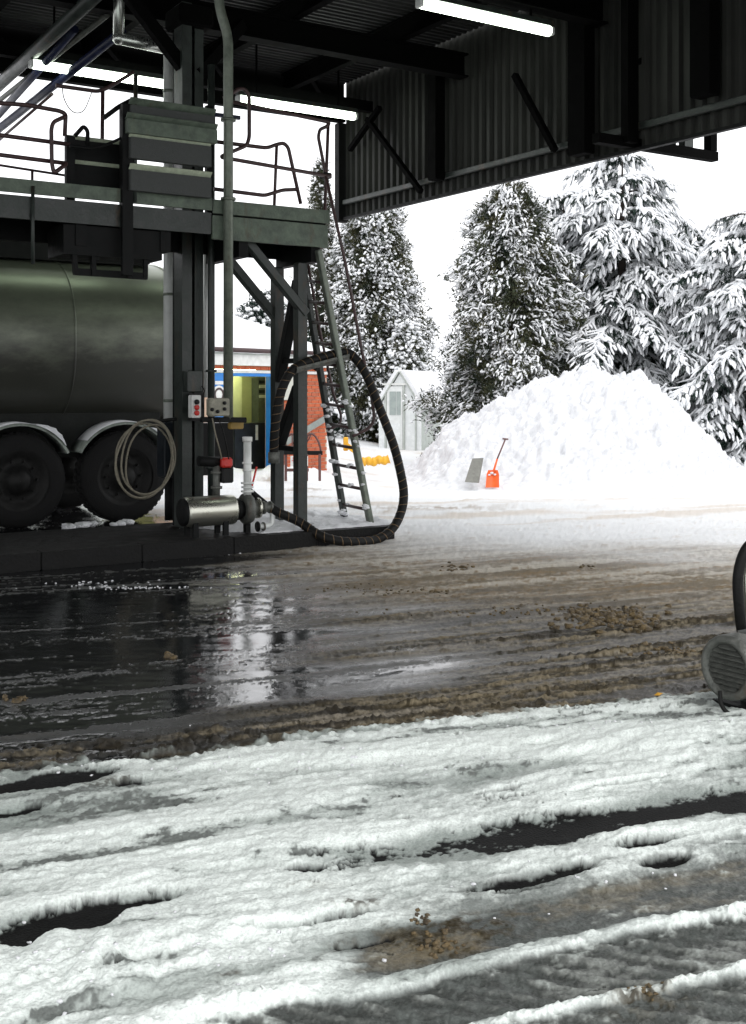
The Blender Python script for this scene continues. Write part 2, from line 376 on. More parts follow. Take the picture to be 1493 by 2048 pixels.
    pud = np.maximum(pud*.40, np.clip(1.1*G(845,1330,.30,.14) + .9*G(800,1300,.22,.09) + .7*G(1090,1320,.18,.03) + .6*G(1340,1300,.12,.05), 0, 1)*ss(-.25, .1, streak2 + .6*fine + .15))
    lane = (d > 12.0) & (s < 6.0)
    far = ss(10.3, 13.0, Y + .9*fbm(X*.5, Y*.9, 70, 4) + .25*(X) )
    trackfar = ss(.25, .55, fbm(t*.22, n*1.5, 80, 4)+.30*np.exp(-((Y-14.2-.0*X)/1.3)**2)*ss(3.5, 1.5, X))
    under = ss(5.9, 5.4, s + .2*lump)*ss(8.9, 9.3, d)      # sheltered strip under the canopy by the tanker
    far = far*(1-under*ss(15.5, 14.8, d))
    # colours (albedo)
    def C(*c): return np.array(c)[None, :]
    def mixc(a, b, k): k = np.clip(k, 0, 1)[:, None]; return a*(1-k) + b*k
    asp = C(.010,.011,.012)*(1 + .35*fbm(X*9, Y*9, 7, 4)[:, None])
    film = ss(.10, .5, streak + .5*streak2 + .45*fine + .3*grit + .12*fbm(X*1.2,Y*1.2,301,3))*(1-S)
    asp = mixc(asp, C(.060,.062,.058), .55*film)
    brown = mixc(C(.045,.035,.018), C(.25,.21,.14), ss(-.40, .50, fine + .7*streak2 + .7*grit))
    brown = mixc(brown, C(.34,.31,.255), .60*ss(.12, .55, fbm(t*1.1, n*6, 88, 4) + .5*fine + .35*grit))
    brown = mixc(brown, C(.018,.014,.008), .92*ss(.22, .7, line + .5*fine + .35*grit - .25*streak))
    pack = mixc(C(.17,.135,.085), C(.50,.46,.39), ss(-.40, .50, streak + .5*lump + .6*fine + .45*ss(9, 12, Y)))
    pack = mixc(pack, C(.22,.145,.065), .85*ss(.10, .5, streak2*.7 + fine*.6 + .25*fbm(t*.8, n*3, 97, 3)))
    slush = mixc(pack, brown, near)
    wetc = mixc(asp, C(.10,.09,.075), .35*q)
    col = mixc(asp, slush, q*(1-.80*pud))
    def GW(px, py, lx, ly, zz=-.1):
        p = pix(px, py, (EYE-zz)*FPX/(py-HY)); return np.exp(-((X-p.x)/lx)**2 - ((Y-p.y)/ly)**2)
    path = GW(540,968,.22,.7) + .9*GW(585,992,.25,.5) + .8*GW(625,985,.3,.4) + .6*GW(640,1010,.5,.4) + .8*GW(870,1035,.9,.5) + .5*GW(700,1030,.5,.4)
    fs = mixc(C(.76,.77,.78)*np.ones((len(X),1)), C(.56,.47,.37), .55*trackfar + .30*ss(.3, .6, fine*.7+streak*.5)*ss(19, 14, Y))
    fs = mixc(fs, C(.24,.17,.10), np.clip(path,0,1)*ss(-.15,.35, fine*.8+streak*.6+.5*lump)*.8)
    col = mixc(col, fs, far)
    gs = mixc(C(.33,.37,.345), C(.84,.90,.86), thick)  # green cast of the fluorescent light painted into the snow colour
    melt = ss(.08, .50, fbm(t*1.5, n*6.5, 140, 4, .55) - .60*mound + .22*fine + .12*grit + .02)
    gs = mixc(gs, C(.28,.32,.295), .66*melt)
    gs = mixc(gs, C(.06,.065,.06), .75*ss(.62, .95, melt*(.75 + .8*ragged)))
    slc = mixc(C(.050,.054,.050), C(.25,.265,.245), ss(-.35, .65, .75*fine + .75*pat + .45*grit + .24*tread))
    slc = mixc(slc, C(.19,.16,.105), .60*np.clip(trA,0,1)*ss(-.2,.4,pat+.4*fine))
    slc = mixc(slc, C(.045,.048,.046), .55*np.clip(trB,0,1)*ss(1.6, .2, t + .5*pat))
    gs = mixc(gs, slc, tk_*ss(.034, .012, th + .012*grit + .012*fine + .010*pat - .006))
    dirt_or_shade = (G(880,1905,.18,.075) + .8*G(930,1865,.25,.06)*ss(-.2,.4,fine+.2) + .8*G(1290,2010,.10,.05) + .5*G(610,1800,.07,.03) + .6*G(715,1828,.10,.03) + .3*G(470,1985,.04,.02)
            + .22*ss(.35,.65, fbm(t*1.4, n*4, 130, 4))*ss(3.9,4.6,n))
    gs = mixc(gs, C(.12,.088,.038), np.clip(dirt_or_shade*1.2, 0, 1)*.75*ss(-.15,.35,fine+.6*pat+.4*grit))
    gs = mixc(gs, C(.035,.028,.015), np.clip(dirt_or_shade*1.5, 0, 1)*.9*ss(.08,.35,.7*fine+.6*grit-.3*pat+.08))
    col = mixc(col, C(.012,.012,.012)*(1+.4*fine[:,None]), S*dark)
    col = mixc(col, gs, cov*ss(.0,.12,S))
    rough = .055 + .05*np.abs(fine) + .30*film
    rough = rough + (q*(1-pud)*.62)
    rough = np.where(far > rough, np.maximum(rough, .75*far), rough)
    cs = cov*ss(.0,.12,S); rough = rough*(1-cs) + cs*(.45+.4*thick*(1-tk_)); rough = np.where(S > .5, np.maximum(rough, .62*dark), rough)
    z = dip + np.maximum(hq*(1-far)*(1-S), 0) + far*(.02 + .035*fbm(X*1.3, Y*2, 99, 4) + .010*fine) + np.maximum(th, 0)*S
    z = z + (.0012*fbm(X*6, Y*14, 8, 3) + .003*film*(.5+grit))*(1-S) + .003*crumb*cs
    # shovelled bank along the brick building
    z = z + .22*np.exp(-((Y-22.3)/.7)**2)*ss(-3.6,-2.9,X)*ss(-.6,-1.1,X)*(.7+.6*lump2) * (1-np.exp(-((X+2.35)/.33)**2))
    spec = (.5 + .45*(1-q)*(1-S) - .34*q*(1-pud))*(1-.85*S*np.clip(dark + .6*tk_, 0, 1))
    return z, col, rough, spec
a_in = np.linspace(-.36, .36, 760); g = .36 + np.cumsum(.0012*1.185**np.arange(46)); g = g[g < 9]
aa = np.concatenate([-g[::-1], a_in, g])
yy = np.concatenate([np.arange(1064, 520, -1.0)/1.0])            # render-pixel rows 1064..520
rows = EYE*(FPX/2)/(yy - HY/2)
rows = np.concatenate([[-60, -20, -5, 0, 1.2, 1.9, 2.3], rows[rows > 2.5], ])
yy2 = np.concatenate([np.arange(519.0, 440, -1.5), np.arange(440, 394.5, -2.5)]); rows = np.concatenate([rows, EYE*(FPX/2)/(yy2-HY/2)])
rows = np.unique(np.concatenate([rows, [1600.]]))
AA, RR = np.meshgrid(aa, rows); XX = AA*np.maximum(RR, 2.6)
z, col, rough, spec_ = ground_fields(XX.ravel(), RR.ravel())
nr, nc = XX.shape; I = np.arange(nr*nc).reshape(nr, nc)
faces = np.stack([I[:-1,:-1].ravel(), I[:-1,1:].ravel(), I[1:,1:].ravel(), I[1:,:-1].ravel()], 1)
gm = bpy.data.materials.new('yard_ground'); gm.use_nodes = True; t_ = gm.node_tree; N = t_.nodes; L = t_.links; b = N['Principled BSDF']
ca = N.new('ShaderNodeAttribute'); ca.attribute_name = 'Col'; ra = N.new('ShaderNodeAttribute'); ra.attribute_name = 'Rough'
tc = N.new('ShaderNodeTexCoord'); nz = N.new('ShaderNodeTexNoise'); nz.inputs['Scale'].default_value = 120; nz.inputs['Detail'].default_value = 4
L.new(tc.outputs['Object'], nz.inputs['Vector'])
mx = N.new('ShaderNodeMix'); mx.data_type = 'RGBA'; mx.blend_type = 'MULTIPLY'; mx.inputs['Factor'].default_value = .55
cr = N.new('ShaderNodeValToRGB'); cr.color_ramp.elements[0].color = (.55,.55,.55,1); cr.color_ramp.elements[0].position=.3; cr.color_ramp.elements[1].position=.6
L.new(nz.outputs['Fac'], cr.inputs[0]); L.new(ca.outputs['Color'], mx.inputs['A']); L.new(cr.outputs[0], mx.inputs['B'])
L.new(mx.outputs['Result'], b.inputs['Base Color']); L.new(ra.outputs['Fac'], b.inputs['Roughness'])
bp = N.new('ShaderNodeBump'); bp.inputs['Distance'].default_value = .006
ms = N.new('ShaderNodeMapRange'); ms.inputs['From Min'].default_value = .1; ms.inputs['From Max'].default_value = .5; ms.inputs['To Min'].default_value = .05; ms.inputs['To Max'].default_value = .75
L.new(ra.outputs['Fac'], ms.inputs['Value']); L.new(ms.outputs[0], bp.inputs['Strength'])
L.new(nz.outputs['Fac'], bp.inputs['Height']); L.new(bp.outputs[0], b.inputs['Normal'])
sa_ = N.new('ShaderNodeAttribute'); sa_.attribute_name = 'Spec'; L.new(sa_.outputs['Fac'], b.inputs['Specular IOR Level'])
gme = npmesh('ground', np.stack([XX.ravel(), RR.ravel(), z], 1), faces, gm, True, col, {'Rough': rough, 'Spec': spec_})
go = link('ground', gme); go['kind'] = 'structure'

# distant snowy hillside
hx = np.linspace(-420, 420, 90); hy = np.linspace(0, 1, 26); HXX, HT = np.meshgrid(hx, hy)
HYY = 130 + 420*HT
HZ = -2 + (24 + 7*fbm(HXX*.008, HXX*0+3, 5, 4))*ss(0, 1, HT)**.8*(1) + 1.2*fbm(HXX*.05, HYY*.03, 9, 4)
I = np.arange(HXX.size).reshape(HXX.shape)
hf = np.stack([I[:-1,:-1].ravel(), I[:-1,1:].ravel(), I[1:,1:].ravel(), I[1:,:-1].ravel()], 1)
ho = link('hillside', npmesh('hillside', np.stack([HXX.ravel(), HYY.ravel(), HZ.ravel()], 1), hf, M['snow'])); ho['kind'] = 'structure'

# shovelled snow pile
PR = ([.55,1.0,1.63,2.7,3.2,3.9,4.75,5.8,6.3,6.95,7.5,7.95,8.4], [-.4,-.1,.62,1.26,1.5,1.74,1.98,1.86,1.38,.78,.3,-.1,-.45])
px_ = np.linspace(.2, 9.2, 300); py_ = np.concatenate([np.linspace(20.2, 26.4, 230), np.linspace(26.5, 31, 40)])
PX, PY = np.meshgrid(px_, py_)
x_ = PX + .12*fbm(PX*1.6, PY*1.6, 4, 3)
rz = np.interp(x_*1.04-.0, np.array(PR[0])*1.04, PR[1])
cross = np.where(PY < 26, ss(21.6, 25.8, PY)**.85, 1-ss(26.2, 30.0, PY))
PZ = -.46 + (rz+.46)*cross
chunk = np.abs(fbm(PX*2.6, PY*2.6, 12, 4, .6))
PZ = PZ + (.20*fbm(PX*1.1, PY*1.1, 18, 3) + .32*chunk + .12*np.abs(fbm(PX*5.5, PY*5.5, 19, 3)) + .07*fbm(PX*11, PY*11, 22, 3, .6) - .10)*np.clip((rz+.5)*cross*1.6, 0, 1)
I = np.arange(PX.size).reshape(PX.shape)
pf = np.stack([I[:-1,:-1].ravel(), I[:-1,1:].ravel(), I[1:,1:].ravel(), I[1:,:-1].ravel()], 1)
po = link('snow_pile', npmesh('snow_pile', np.stack([PX.ravel(), PY.ravel(), PZ.ravel()], 1), pf, M['pilesnow'])); po['kind'] = 'structure'
def pile_z(x, y):
    j = int(np.clip(np.searchsorted(px_, x), 0, len(px_)-1)); i = int(np.clip(np.searchsorted(py_, y), 0, len(py_)-1)); return float(PZ[i, j])
def gz(x, y): return float(ground_fields(np.array([x]), np.array([y]))[0][0])

# ================================================================== LOADING ISLAND
isl = link('loading_island', None, None, F(2, 10.6, 0)); isl['kind'] = 'structure'
ITOP = .155
m = MB(); m.box(-7, 6.55, 9.985, 11.4, 0, ITOP-.006); part(isl, 'slab', m, M['concrete'])
def piece_row(parent, name, mb0, material, locs):
    me = mb0.mesh(name, material, Vector((0,0,0))); fixn(me)
    for q in locs: link(name, me, parent, Vector(q) - wloc(parent))
m = MB(); m.box(-.4485, .4485, -.075, .075, 0, ITOP, .008)
piece_row(isl, 'kerb_stone', m, M['concrete'], [F(5.30+.9*k, 9.905, 0) for k in range(-13, 2)])
m = MB(); m.box(-.075, .075, -.40, .40, 0, ITOP, .018)
piece_row(isl, 'end_kerb_stone', m, M['concrete'], [F(6.64, 10.385+.815*k, 0) for k in range(2)])
# snow lying on the island
sx = np.linspace(4.75, 6.66, 110); dx = np.linspace(9.86, 11.5, 90); SX, DX = np.meshgrid(sx, dx)
shh = .035 + .05*fbm(SX*2.5, DX*2.5, 201, 4) + .02*fbm(SX*12, DX*12, 202, 3) - .06*ss(5.35, 4.8, SX) - .05*ss(10.0, 9.88, DX)
shh = np.where(shh < 0, -.02, shh); pX = SX*UX-DX*UY; pY = SX*UY+DX*UX
I = np.arange(SX.size).reshape(SX.shape); sf = np.stack([I[:-1,:-1].ravel(), I[:-1,1:].ravel(), I[1:,1:].ravel(), I[1:,:-1].ravel()], 1)
ob = wloc(isl)
link('snow_cover', npmesh('snow_cover', np.stack([pX.ravel()-ob.x, pY.ravel()-ob.y, ITOP-.004+shh.ravel()], 1), sf, M['snow']), isl)

# ================================================================== CANOPY
WS, DF, DN = 8.9, 14.45, 1.4                       # end wall s, far eave d, near edge d
can = thing('canopy', 'dark steel canopy over the loading bay with corrugated roof and end cladding', 'canopy', F(4.9, 10.9, 0))
ZR = 5.95
def corr(width, length, pitch, depth):              # corrugated sheet lying in +x(width)*+y(length), normal z
    n = int(round(width/pitch)); pts = []
    for k in range(n):
        o = k*pitch; pts += [(o, 0), (o+pitch*.35, 0), (o+pitch*.5, depth), (o+pitch*.85, depth)]
    pts.append((width, 0)); return pts
sh = corr(.99, 18, .11, .03); m = MB(); vs = []; fs = []
for (x, zz) in sh:
    vs += [F(-9, x, zz), F(WS, x, zz)]
for k in range(len(sh)-1): fs.append((2*k, 2*k+1, 2*k+3, 2*k+2))
m.add(vs, fs)
piece_row(can, 'roof_sheet', m, M['sheet'], [F(0, DF - .995*(k+1), ZR) for k in range(13)])
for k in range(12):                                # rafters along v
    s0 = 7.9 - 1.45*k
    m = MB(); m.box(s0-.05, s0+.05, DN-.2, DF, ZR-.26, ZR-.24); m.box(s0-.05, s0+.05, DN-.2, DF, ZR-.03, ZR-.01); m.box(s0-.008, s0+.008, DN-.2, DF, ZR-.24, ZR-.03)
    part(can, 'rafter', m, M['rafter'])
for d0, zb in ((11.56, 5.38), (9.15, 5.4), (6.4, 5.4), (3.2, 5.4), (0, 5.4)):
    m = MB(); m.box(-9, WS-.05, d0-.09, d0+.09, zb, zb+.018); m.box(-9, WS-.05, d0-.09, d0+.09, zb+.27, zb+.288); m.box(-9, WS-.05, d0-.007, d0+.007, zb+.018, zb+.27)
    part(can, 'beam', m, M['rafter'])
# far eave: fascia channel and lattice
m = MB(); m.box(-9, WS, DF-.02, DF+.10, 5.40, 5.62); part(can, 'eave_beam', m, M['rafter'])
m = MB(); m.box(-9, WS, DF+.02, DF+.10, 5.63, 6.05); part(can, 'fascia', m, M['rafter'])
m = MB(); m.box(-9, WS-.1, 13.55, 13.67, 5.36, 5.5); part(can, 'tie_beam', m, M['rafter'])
for k in range(6):
    s0 = 8.6-1.45*k
    m = MB(); m.bar(F(s0, DF-.1, 5.5), F(s0-.7, 13.7, ZR-.2), .06, .06); part(can, 'brace', m, M['rafter'])
# end wall of corrugated cladding along v at s = WS
sh = corr(1.05, 2, .15, .04); m = MB(); vs = []; fs = []
for (x, zz) in sh: vs += [F(zz, x, 4.0), F(zz, x, ZR+.08)]
for k in range(len(sh)-1): fs.append((2*k, 2*k+1, 2*k+3, 2*k+2))
m.add(vs, fs)
piece_row(can, 'cladding_sheet', m, M['clad'], [F(WS+.02, DF-1.05*(k+1), 0) for k in range(11)])
m = MB(); m.box(WS-.06, WS+.01, DF-11.5, DF-.02, 4.20, 4.27, .01); part(can, 'girt', m, M['steel'])
m = MB(); m.box(WS-.05, WS+.012, DF-11.5, DF-.02, 3.985, 4.02); part(can, 'bottom_trim', m, M['dark'])
m = MB(); m.box(WS-.10, WS+.06, DF+.005, DF+.12, 3.96, 5.39, .01); part(can, 'corner_post', m, M['dark'])
for px, wd, zb in ((866, .17, 4.18), (1155, .26, 4.05), (1252, .10, 4.05), (1402, .24, 4.32)):
    dd = sd_of(ps(px, HY, WS-.2))[1]
    m = MB(); m.box(WS-.22, WS-.07, dd-wd/2, dd+wd/2, zb, ZR-.27, .01); part(can, 'wall_post', m, M['rafter'])
def wp(px, py): return ps(px, py, WS-.14)
for a, b_ in (((735,238),(842,383)), ((1030,150),(1110,300)), ((700,300),(760,215))):
    m = MB(); m.bar(wp(*a), wp(*b_), .07, .06); part(can, 'brace', m, M['rafter'])
dO = sd_of(ps(1270, 305, WS))[1]                   # outrigger beyond the wall
m = MB(); m.box(WS-.55, WS+1.22, dO-.05, dO+.05, 4.02, 4.12); part(can, 'outrigger_beam', m, M['rafter'])
m = MB(); m.box(WS+1.10, WS+1.20, dO-.05, dO+.05, 4.125, 4.36); part(can, 'outrigger_post', m, M['rafter'])
m = MB(); m.bar(F(WS+.05, dO, 4.95), F(WS+1.19, dO, 4.37), .08, .08); m.bar(F(WS+.55, dO, 4.13), F(WS+.62, dO, 4.62), .06, .06); part(can, 'outrigger_brace', m, M['rafter'])
m = MB(); m.box(WS+.7, WS+.83, dO-.045, dO+.045, 4.125, 4.5); part(can, 'outrigger_post', m, M['steel'])
# columns: pair of channels with batten plates
def channel(mb, s0, d0, z0, z1, wd, dp, flip):
    mb.box(s0-wd/2, s0+wd/2, d0-dp/2, d0-dp/2+.012, z0, z1)
    mb.box(s0-wd/2, s0+wd/2, d0+dp/2-.012, d0+dp/2, z0, z1)
    x = s0+wd/2*flip; mb.box(min(x, x-.010*flip), max(x, x-.010*flip), d0-dp/2+.012, d0+dp/2-.012, z0, z1)
DCOL = 10.9; sA, sB = sat(366.5, DCOL), sat(394.5, DCOL)
m = MB(); channel(m, sA, DCOL, ITOP, 5.38, .105, .2, -1); part(can, 'column', m, M['steel'])
m = MB(); channel(m, sB, DCOL+.05, ITOP, 5.38, .095, .2, 1); part(can, 'column', m, M['steel'])
for zz in (.2, 1.0, 2.0, 2.75, 3.9, 4.9):
    m = MB(); m.box(sA+.06, sB-.055, DCOL-.02, DCOL+.05, zz, zz+.14); part(can, 'batten_plate', m, M['dark'])
m = MB(); m.box(sA-.03, sB+.03, DCOL+.16, DCOL+.19, ITOP, 5.4); part(can, 'column_web', m, M['dark'])
m = MB(); m.box(sA-.1, sB+.12, DCOL-.16, DCOL+.24, 5.15, 5.36, .03); part(can, 'column_head', m, M['rafter'])
m = MB(); m.bar(F(sB, DCOL, 4.7), F(sB+.65, DCOL+.3, 5.4), .10, .12); part(can, 'brace', m, M['rafter'])
m = MB(); m.bar(F(sA, DCOL, 4.75), F(sA-.6, DCOL, 5.4), .10, .12); part(can, 'brace', m, M['rafter'])

# ---- fluorescent lamps
def lamp(px, py, d, ln, label, z=5.2):
    p = pd(px, py, d); s0 = sd_of(p)[0]; z = p.z
    o = thing('fluorescent_lamp', label, 'ceiling lamp', F(s0, d, z), 'fluorescent lamps under the canopy')
    m = MB(); m.box(s0-.03, s0+ln+.03, d-.045, d+.045, z+.045, z+.10, .008); part(o, 'housing', m, M['steel'])
    m = MB(); m.tube([F(s0+.01, d, z), F(s0+ln-.01, d, z)], .052, 14); part(o, 'diffuser', m, M['tube'])
    for e in (s0-.012, s0+ln+.012):
        m = MB(); m.box(e-.02, e+.02, d-.05, d+.05, z-.045, z+.043, .012); part(o, 'end_cap', m, M['pale'])
    for e in (s0+.25, s0+ln-.25):
        m = MB(); m.bar(F(e, d, z+.1), F(e, d, min(ZR-.02, z+.75)), .02, .02); part(o, 'hanger', m, M['rafter'])
lamp(65, 128, 13.15, 1.8, 'lit fluorescent batten at upper left, behind the aluminium duct')
lamp(478, 198, 13.35, 1.72, 'lit fluorescent batten above the platform handrail beside the corrugated end wall')
lamp(842, 6, 9.15, 1.62, 'lit fluorescent batten highest up, cut by the top edge at centre right')

# ================================================================== LOADING PLATFORM
PF, PB = 10.1, 10.95
plat = thing('loading_platform', 'raised green grey steel loading platform on square posts beside the column', 'platform', F(5.8, 10.5, 0))
S1 = sat(657, PF)
m = MB(); m.box(-3, S1-.01, PF+.04, PB, 3.165, 3.195); part(plat, 'deck', m, M['dark'])
m = MB(); m.box(sat(425, PF), S1, PF-.035, PF, 3.185, 3.315, .006); part(plat, 'kickboard', m, M['platform'])
m = MB(); m.box(-3, sat(425, PF)-.006, PF-.02, PF+.012, 3.21, 3.33, .006); part(plat, 'kickboard', m, M['platform'])
m = MB(); m.box(sat(425, PF), S1-.006, PF-.012, PF+.035, 2.945, 3.17, .008); part(plat, 'edge_beam', m, M['platform'])
m = MB(); m.box(-3, sat(425, PF)-.006, PF-.004, PF+.035, 2.99, 3.19, .008); part(plat, 'edge_beam', m, M['steel'])
m = MB(); m.box(S1-.04, S1-.008, PF+.04, PB, 2.945, 3.16); part(plat, 'end_beam', m, M['steel'])
m = MB(); m.box(-3, S1-.05, PB-.06, PB+.0, 2.9, 3.16); part(plat, 'edge_beam', m, M['dark'])
for k in range(9):
    s0 = S1-.12-.8*k
    m = MB(); m.box(s0-.05, s0+.05, PF+.045, PB-.065, 2.80, 3.158); part(plat, 'joist', m, M['dark'])
m = MB(); m.box(sat(132, PF), sat(330, PF), PF+.06, PF+.5, 2.72, 2.985); part(plat, 'support_box', m, M['dark'])
P1 = sd_of(pd(555, HY, 10.78)); P2 = sd_of(pd(601, HY, 10.26))
for (s0, d0) in ((P1[0], 10.78), (P2[0], 10.26)):
    m = MB(); m.box(s0-.052, s0+.052, d0-.052, d0+.052, ITOP+.014, 2.80, .012); o = part(plat, 'post', m, M['steel'])
    m = MB(); m.box(s0-.11, s0+.11, d0-.09, d0+.09, ITOP, ITOP+.013); part(plat, 'base_plate', m, M['steel'])
for a, b_, dd in (((612,628),(488,475),10.24), ((556,640),(425,480),10.80)):
    m = MB(); m.bar(pd(*a, dd), pd(*b_, dd), .09, .09, V, .01); part(plat, 'brace', m, M['steel'])
for (z0, z1) in ((1.62, 2.62), (.95, 1.55)):
    m = MB(); m.bar(F(P1[0], 10.74, z0), F(P2[0], 10.30, z1), .10, .10, ZA, .01); part(plat, 'brace', m, M['dark'])
for zz in (1.82, .93):
    m = MB(); m.bar(F(P1[0], 10.725, zz), F(P2[0], 10.315, zz), .05, .05); part(plat, 'crossbar', m, M['dark'])
sad0, sad1 = pd(588, 735, 10.12), pd(693, 708, 10.12)
m = MB(); ang = [math.pi*(k/8) for k in range(9)]; ax = (sad1-sad0).normalized(); sx_ = ax.cross(ZA).normalized(); sz_ = sx_.cross(ax)
vs = [];
for e in (sad0, sad1):
    for rr in (.058, .064):
        for k in ang: vs.append(e + sx_*math.cos(k)*rr - sz_*math.sin(k)*rr)
fs = []
for k in range(8): fs += [(k, k+1, 18+k+1, 18+k), (9+k, 27+k, 27+k+1, 9+k+1), (k, 9+k, 10+k, k+1), (18+k, 19+k, 28+k, 27+k)]
m.add(vs, fs, False); part(plat, 'hose_saddle', m, M['cast'])
m = MB(); m.bar(F(P2[0]+.05, 10.26, 1.84), sad0*.55+sad1*.45 - ZA*.075, .05, .05); part(plat, 'saddle_bracket', m, M['dark'])
def rail(pts, d, name='handrail', r=.019, material='rail', rd=.05, parent=plat):
    P = [pd(x, y, d if not isinstance(d, (list, tuple)) else d[i]) for i, (x, y) in enumerate(pts)]
    m = MB(); m.tube(round_path(P, rd), r, 8); return part(parent, name, m, M[material])
rail([(462,203),(652,243),(660,246),(654,253),(640,259),(637,274),(651,345),(650,352)], PB-.03, rd=.03)
rail([(657,246),(650,432)], PB-.03, 'handrail_post')
rail([(662,353),(440,314),(494,291),(499,275),(499,192),(490,178),(478,178),(448,196)], PF, rd=.04)
rail([(428,283),(535,296),(553,289),(568,286),(577,295),(602,408)], PF+.02, rd=.05)
rail([(554,288),(549,412)], PF+.02, 'handrail_post', .016)
rail([(428,378),(530,391),(550,385),(566,380),(593,379)], PF+.02, rd=.04)
m = MB(); m.boxa(pd(652, 352, PF+.4), U, V, ZA, .05, .05, .03, .01); part(plat, 'rail_clamp', m, M['dark'])
# left-hand rails
rail([(-60,202),(55,210),(120,222),(132,228),(130,272)], PF+.03)
rail([(133,232),(107,244),(103,258),(104,325),(108,347),(133,328)], PF, rd=.04)
rail([(-60,262),(140,289)], PF+.03); rail([(-60,302),(135,327)], PF+.03)
rail([(-60,321),(132,351)], PB-.03, r=.012); rail([(65,340),(65,370)], PB-.03, 'handrail_post', .013)
rail([(66,372),(66,528)], PF-.03, 'hanger_rod', .016, 'steel')
rail([(112,171),(196,183),(214,177),(262,148),(268,144)], PB-.05, rd=.05)
rail([(206,182),(204,372)], PB-.05, 'handrail_post')
rail([(208,236),(240,212),(268,198)], PF+.1, r=.022, material='dark')
rail([(272,150),(270,405)], PF-.06, 'handrail_post', .02, 'steel')
rail([(150,272),(168,252),(176,262),(175,300)], PF+.2, rd=.05, material='dark')
rail([(140,292),(190,298),(230,283),(268,262)], PF-.02, 'chain', .014, 'dark', .2)
# ---- folding stair: stacked treads above the platform
fst = thing('folding_stair', 'folded access stair with stacked grey treads and pale lips, above the platform by the column', 'stair', pd(345, 400, 9.98))
def tread(parent, xa, xb, y0, h, d, lipm='lip', bodym='tread', lh=11):
    sa, sb = sat(xa, d), sat(xb, d); z0 = pd((xa+xb)/2, y0, d).z; Y = pd((xa+xb)/2, y0, d).y; k = Y/FPX
    m = MB(); m.box(sa, sb, d, d+.07, z0-(h)*k, z0-lh*k-.003, .006); o = part(parent, 'tread', m, M[bodym])
    m = MB(); m.boxa(F((sa+sb)/2, d+.02, z0-lh*k/2), U, (V+ZA*.9).normalized(), (ZA-V*.9).normalized(), (sb-sa)/2+.004, .004, lh*k*.62)
    m.box(sa, sb, d+.05, d+.10, z0-lh*k, z0-lh*k+.012)
    ob = link('tread_lip', m.mesh('tread_lip', M[lipm], wloc(o)), o); fixn(ob.data)
tread(fst, 262, 432, 206, 33, 9.99, lipm='platform', lh=14); tread(fst, 256, 436, 236, 40, 9.95, lipm='platform', bodym='platform')
tread(fst, 262, 424, 271, 54, 9.97); tread(fst, 262, 424, 335, 53, 9.97)
for px in (258, 430):
    m = MB(); s0 = sat(px, 10.1); m.box(s0-.03, s0+.03, 10.205, 10.26, 3.2, pd(px, 212, 10.2).z); part(fst, 'stringer', m, M['dark'])
m = MB(); s0 = sat(254, 10.05); m.box(s0-.05, s0+.05, 10.02, 10.07, pd(254, 552, 10.05).z, pd(254, 208, 10.05).z, .008); part(fst, 'side_frame', m, M['dark'])
fs2 = thing('folding_stair', 'second folded stair in shadow, left of the pale treads, cage hanging below', 'stair', pd(200, 400, 10.3))
tread(fs2, 136, 250, 276, 48, 10.3, bodym='dark', lh=7); tread(fs2, 138, 250, 322, 52, 10.3, bodym='dark', lh=9)
m = MB(); s0 = sat(140, 10.25); m.box(s0-.04, s0+.04, 10.22, 10.28, 3.2, pd(140, 272, 10.25).z, .008); part(fs2, 'side_frame', m, M['dark'])
for x0, y0, x1, y1, wd in ((145,478,152,548,.05), (186,470,187,552,.06), (203,478,192,520,.04), (256,470,258,556,.07), (273,470,262,530,.04), (292,470,291,556,.035)):
    m = MB(); m.bar(pd(x0, y0, 10.2), pd(x1, y1, 10.2), wd, .04); part(fs2, 'cage_bar', m, M['dark'])
m = MB(); m.bar(pd(148, 543, 10.22), pd(294, 553, 10.22), .05, .06); part(fs2, 'cage_bottom', m, M['dark'])

# ---- ladder
lad = thing('ladder', 'weathered steel ladder with snow on its rungs leaning against the platform end', 'ladder', pd(715, 1045, 10.3))
def snowbits(parent, pts, r, name='snow_patch', seed=0, flat=.6):   # small lumps of settled snow
    m = MB()
    for i, p in enumerate(pts):
        k = random.uniform(.7, 1.3); v_, f_ = blob(p, r*k, r*k, r*k*flat, seed+i, .3); m.add(v_, f_, True)
    return part(parent, name, m, M['snow'], kind='stuff')
bl, br = pd(690, 1042, 10.62), pd(742, 1054, 10.02); bl.z = ITOP; br.z = ITOP
tl, tr = pd(600, 497, 10.62), pd(637, 500, 10.12)
for a, b_ in ((bl, tl), (br, tr)):
    m = MB(); m.bar(a, b_, .075, .055, U, .008); part(lad, 'side_rail', m, M['steel'] if a is bl else M['galv'])
for k in range(13):
    q = (k+.75)/13.3; m = MB(); m.tube([bl.lerp(tl, q), br.lerp(tr, q)], .017, 8); part(lad, 'rung', m, M['rail'])
rail([(652,352),(690,520),(722,690),(747,812),(749,842),(738,857),(706,872)], [10.02]*7, 'ladder_handrail', .017, 'rail', .08, lad)
rail([(606,470),(640,660),(668,790),(683,830),(681,848),(656,860)], [10.58]*6, 'ladder_handrail', .015, 'rail', .06, lad)
pts = []
for a, b_ in ((bl, tl), (br, tr)):
    for k in range(17): q = random.uniform(.0, .52); pts.append(a.lerp(b_, q) + Vector((random.uniform(-.03,.03), -.035, random.uniform(-.02,.02))))
for k in range(5):
    q = (k+.75)/13.3; w_ = random.random(); pts.append(bl.lerp(tl, q).lerp(br.lerp(tr, q), w_)+ZA*.015)
snowbits(lad, pts, .030, seed=50)

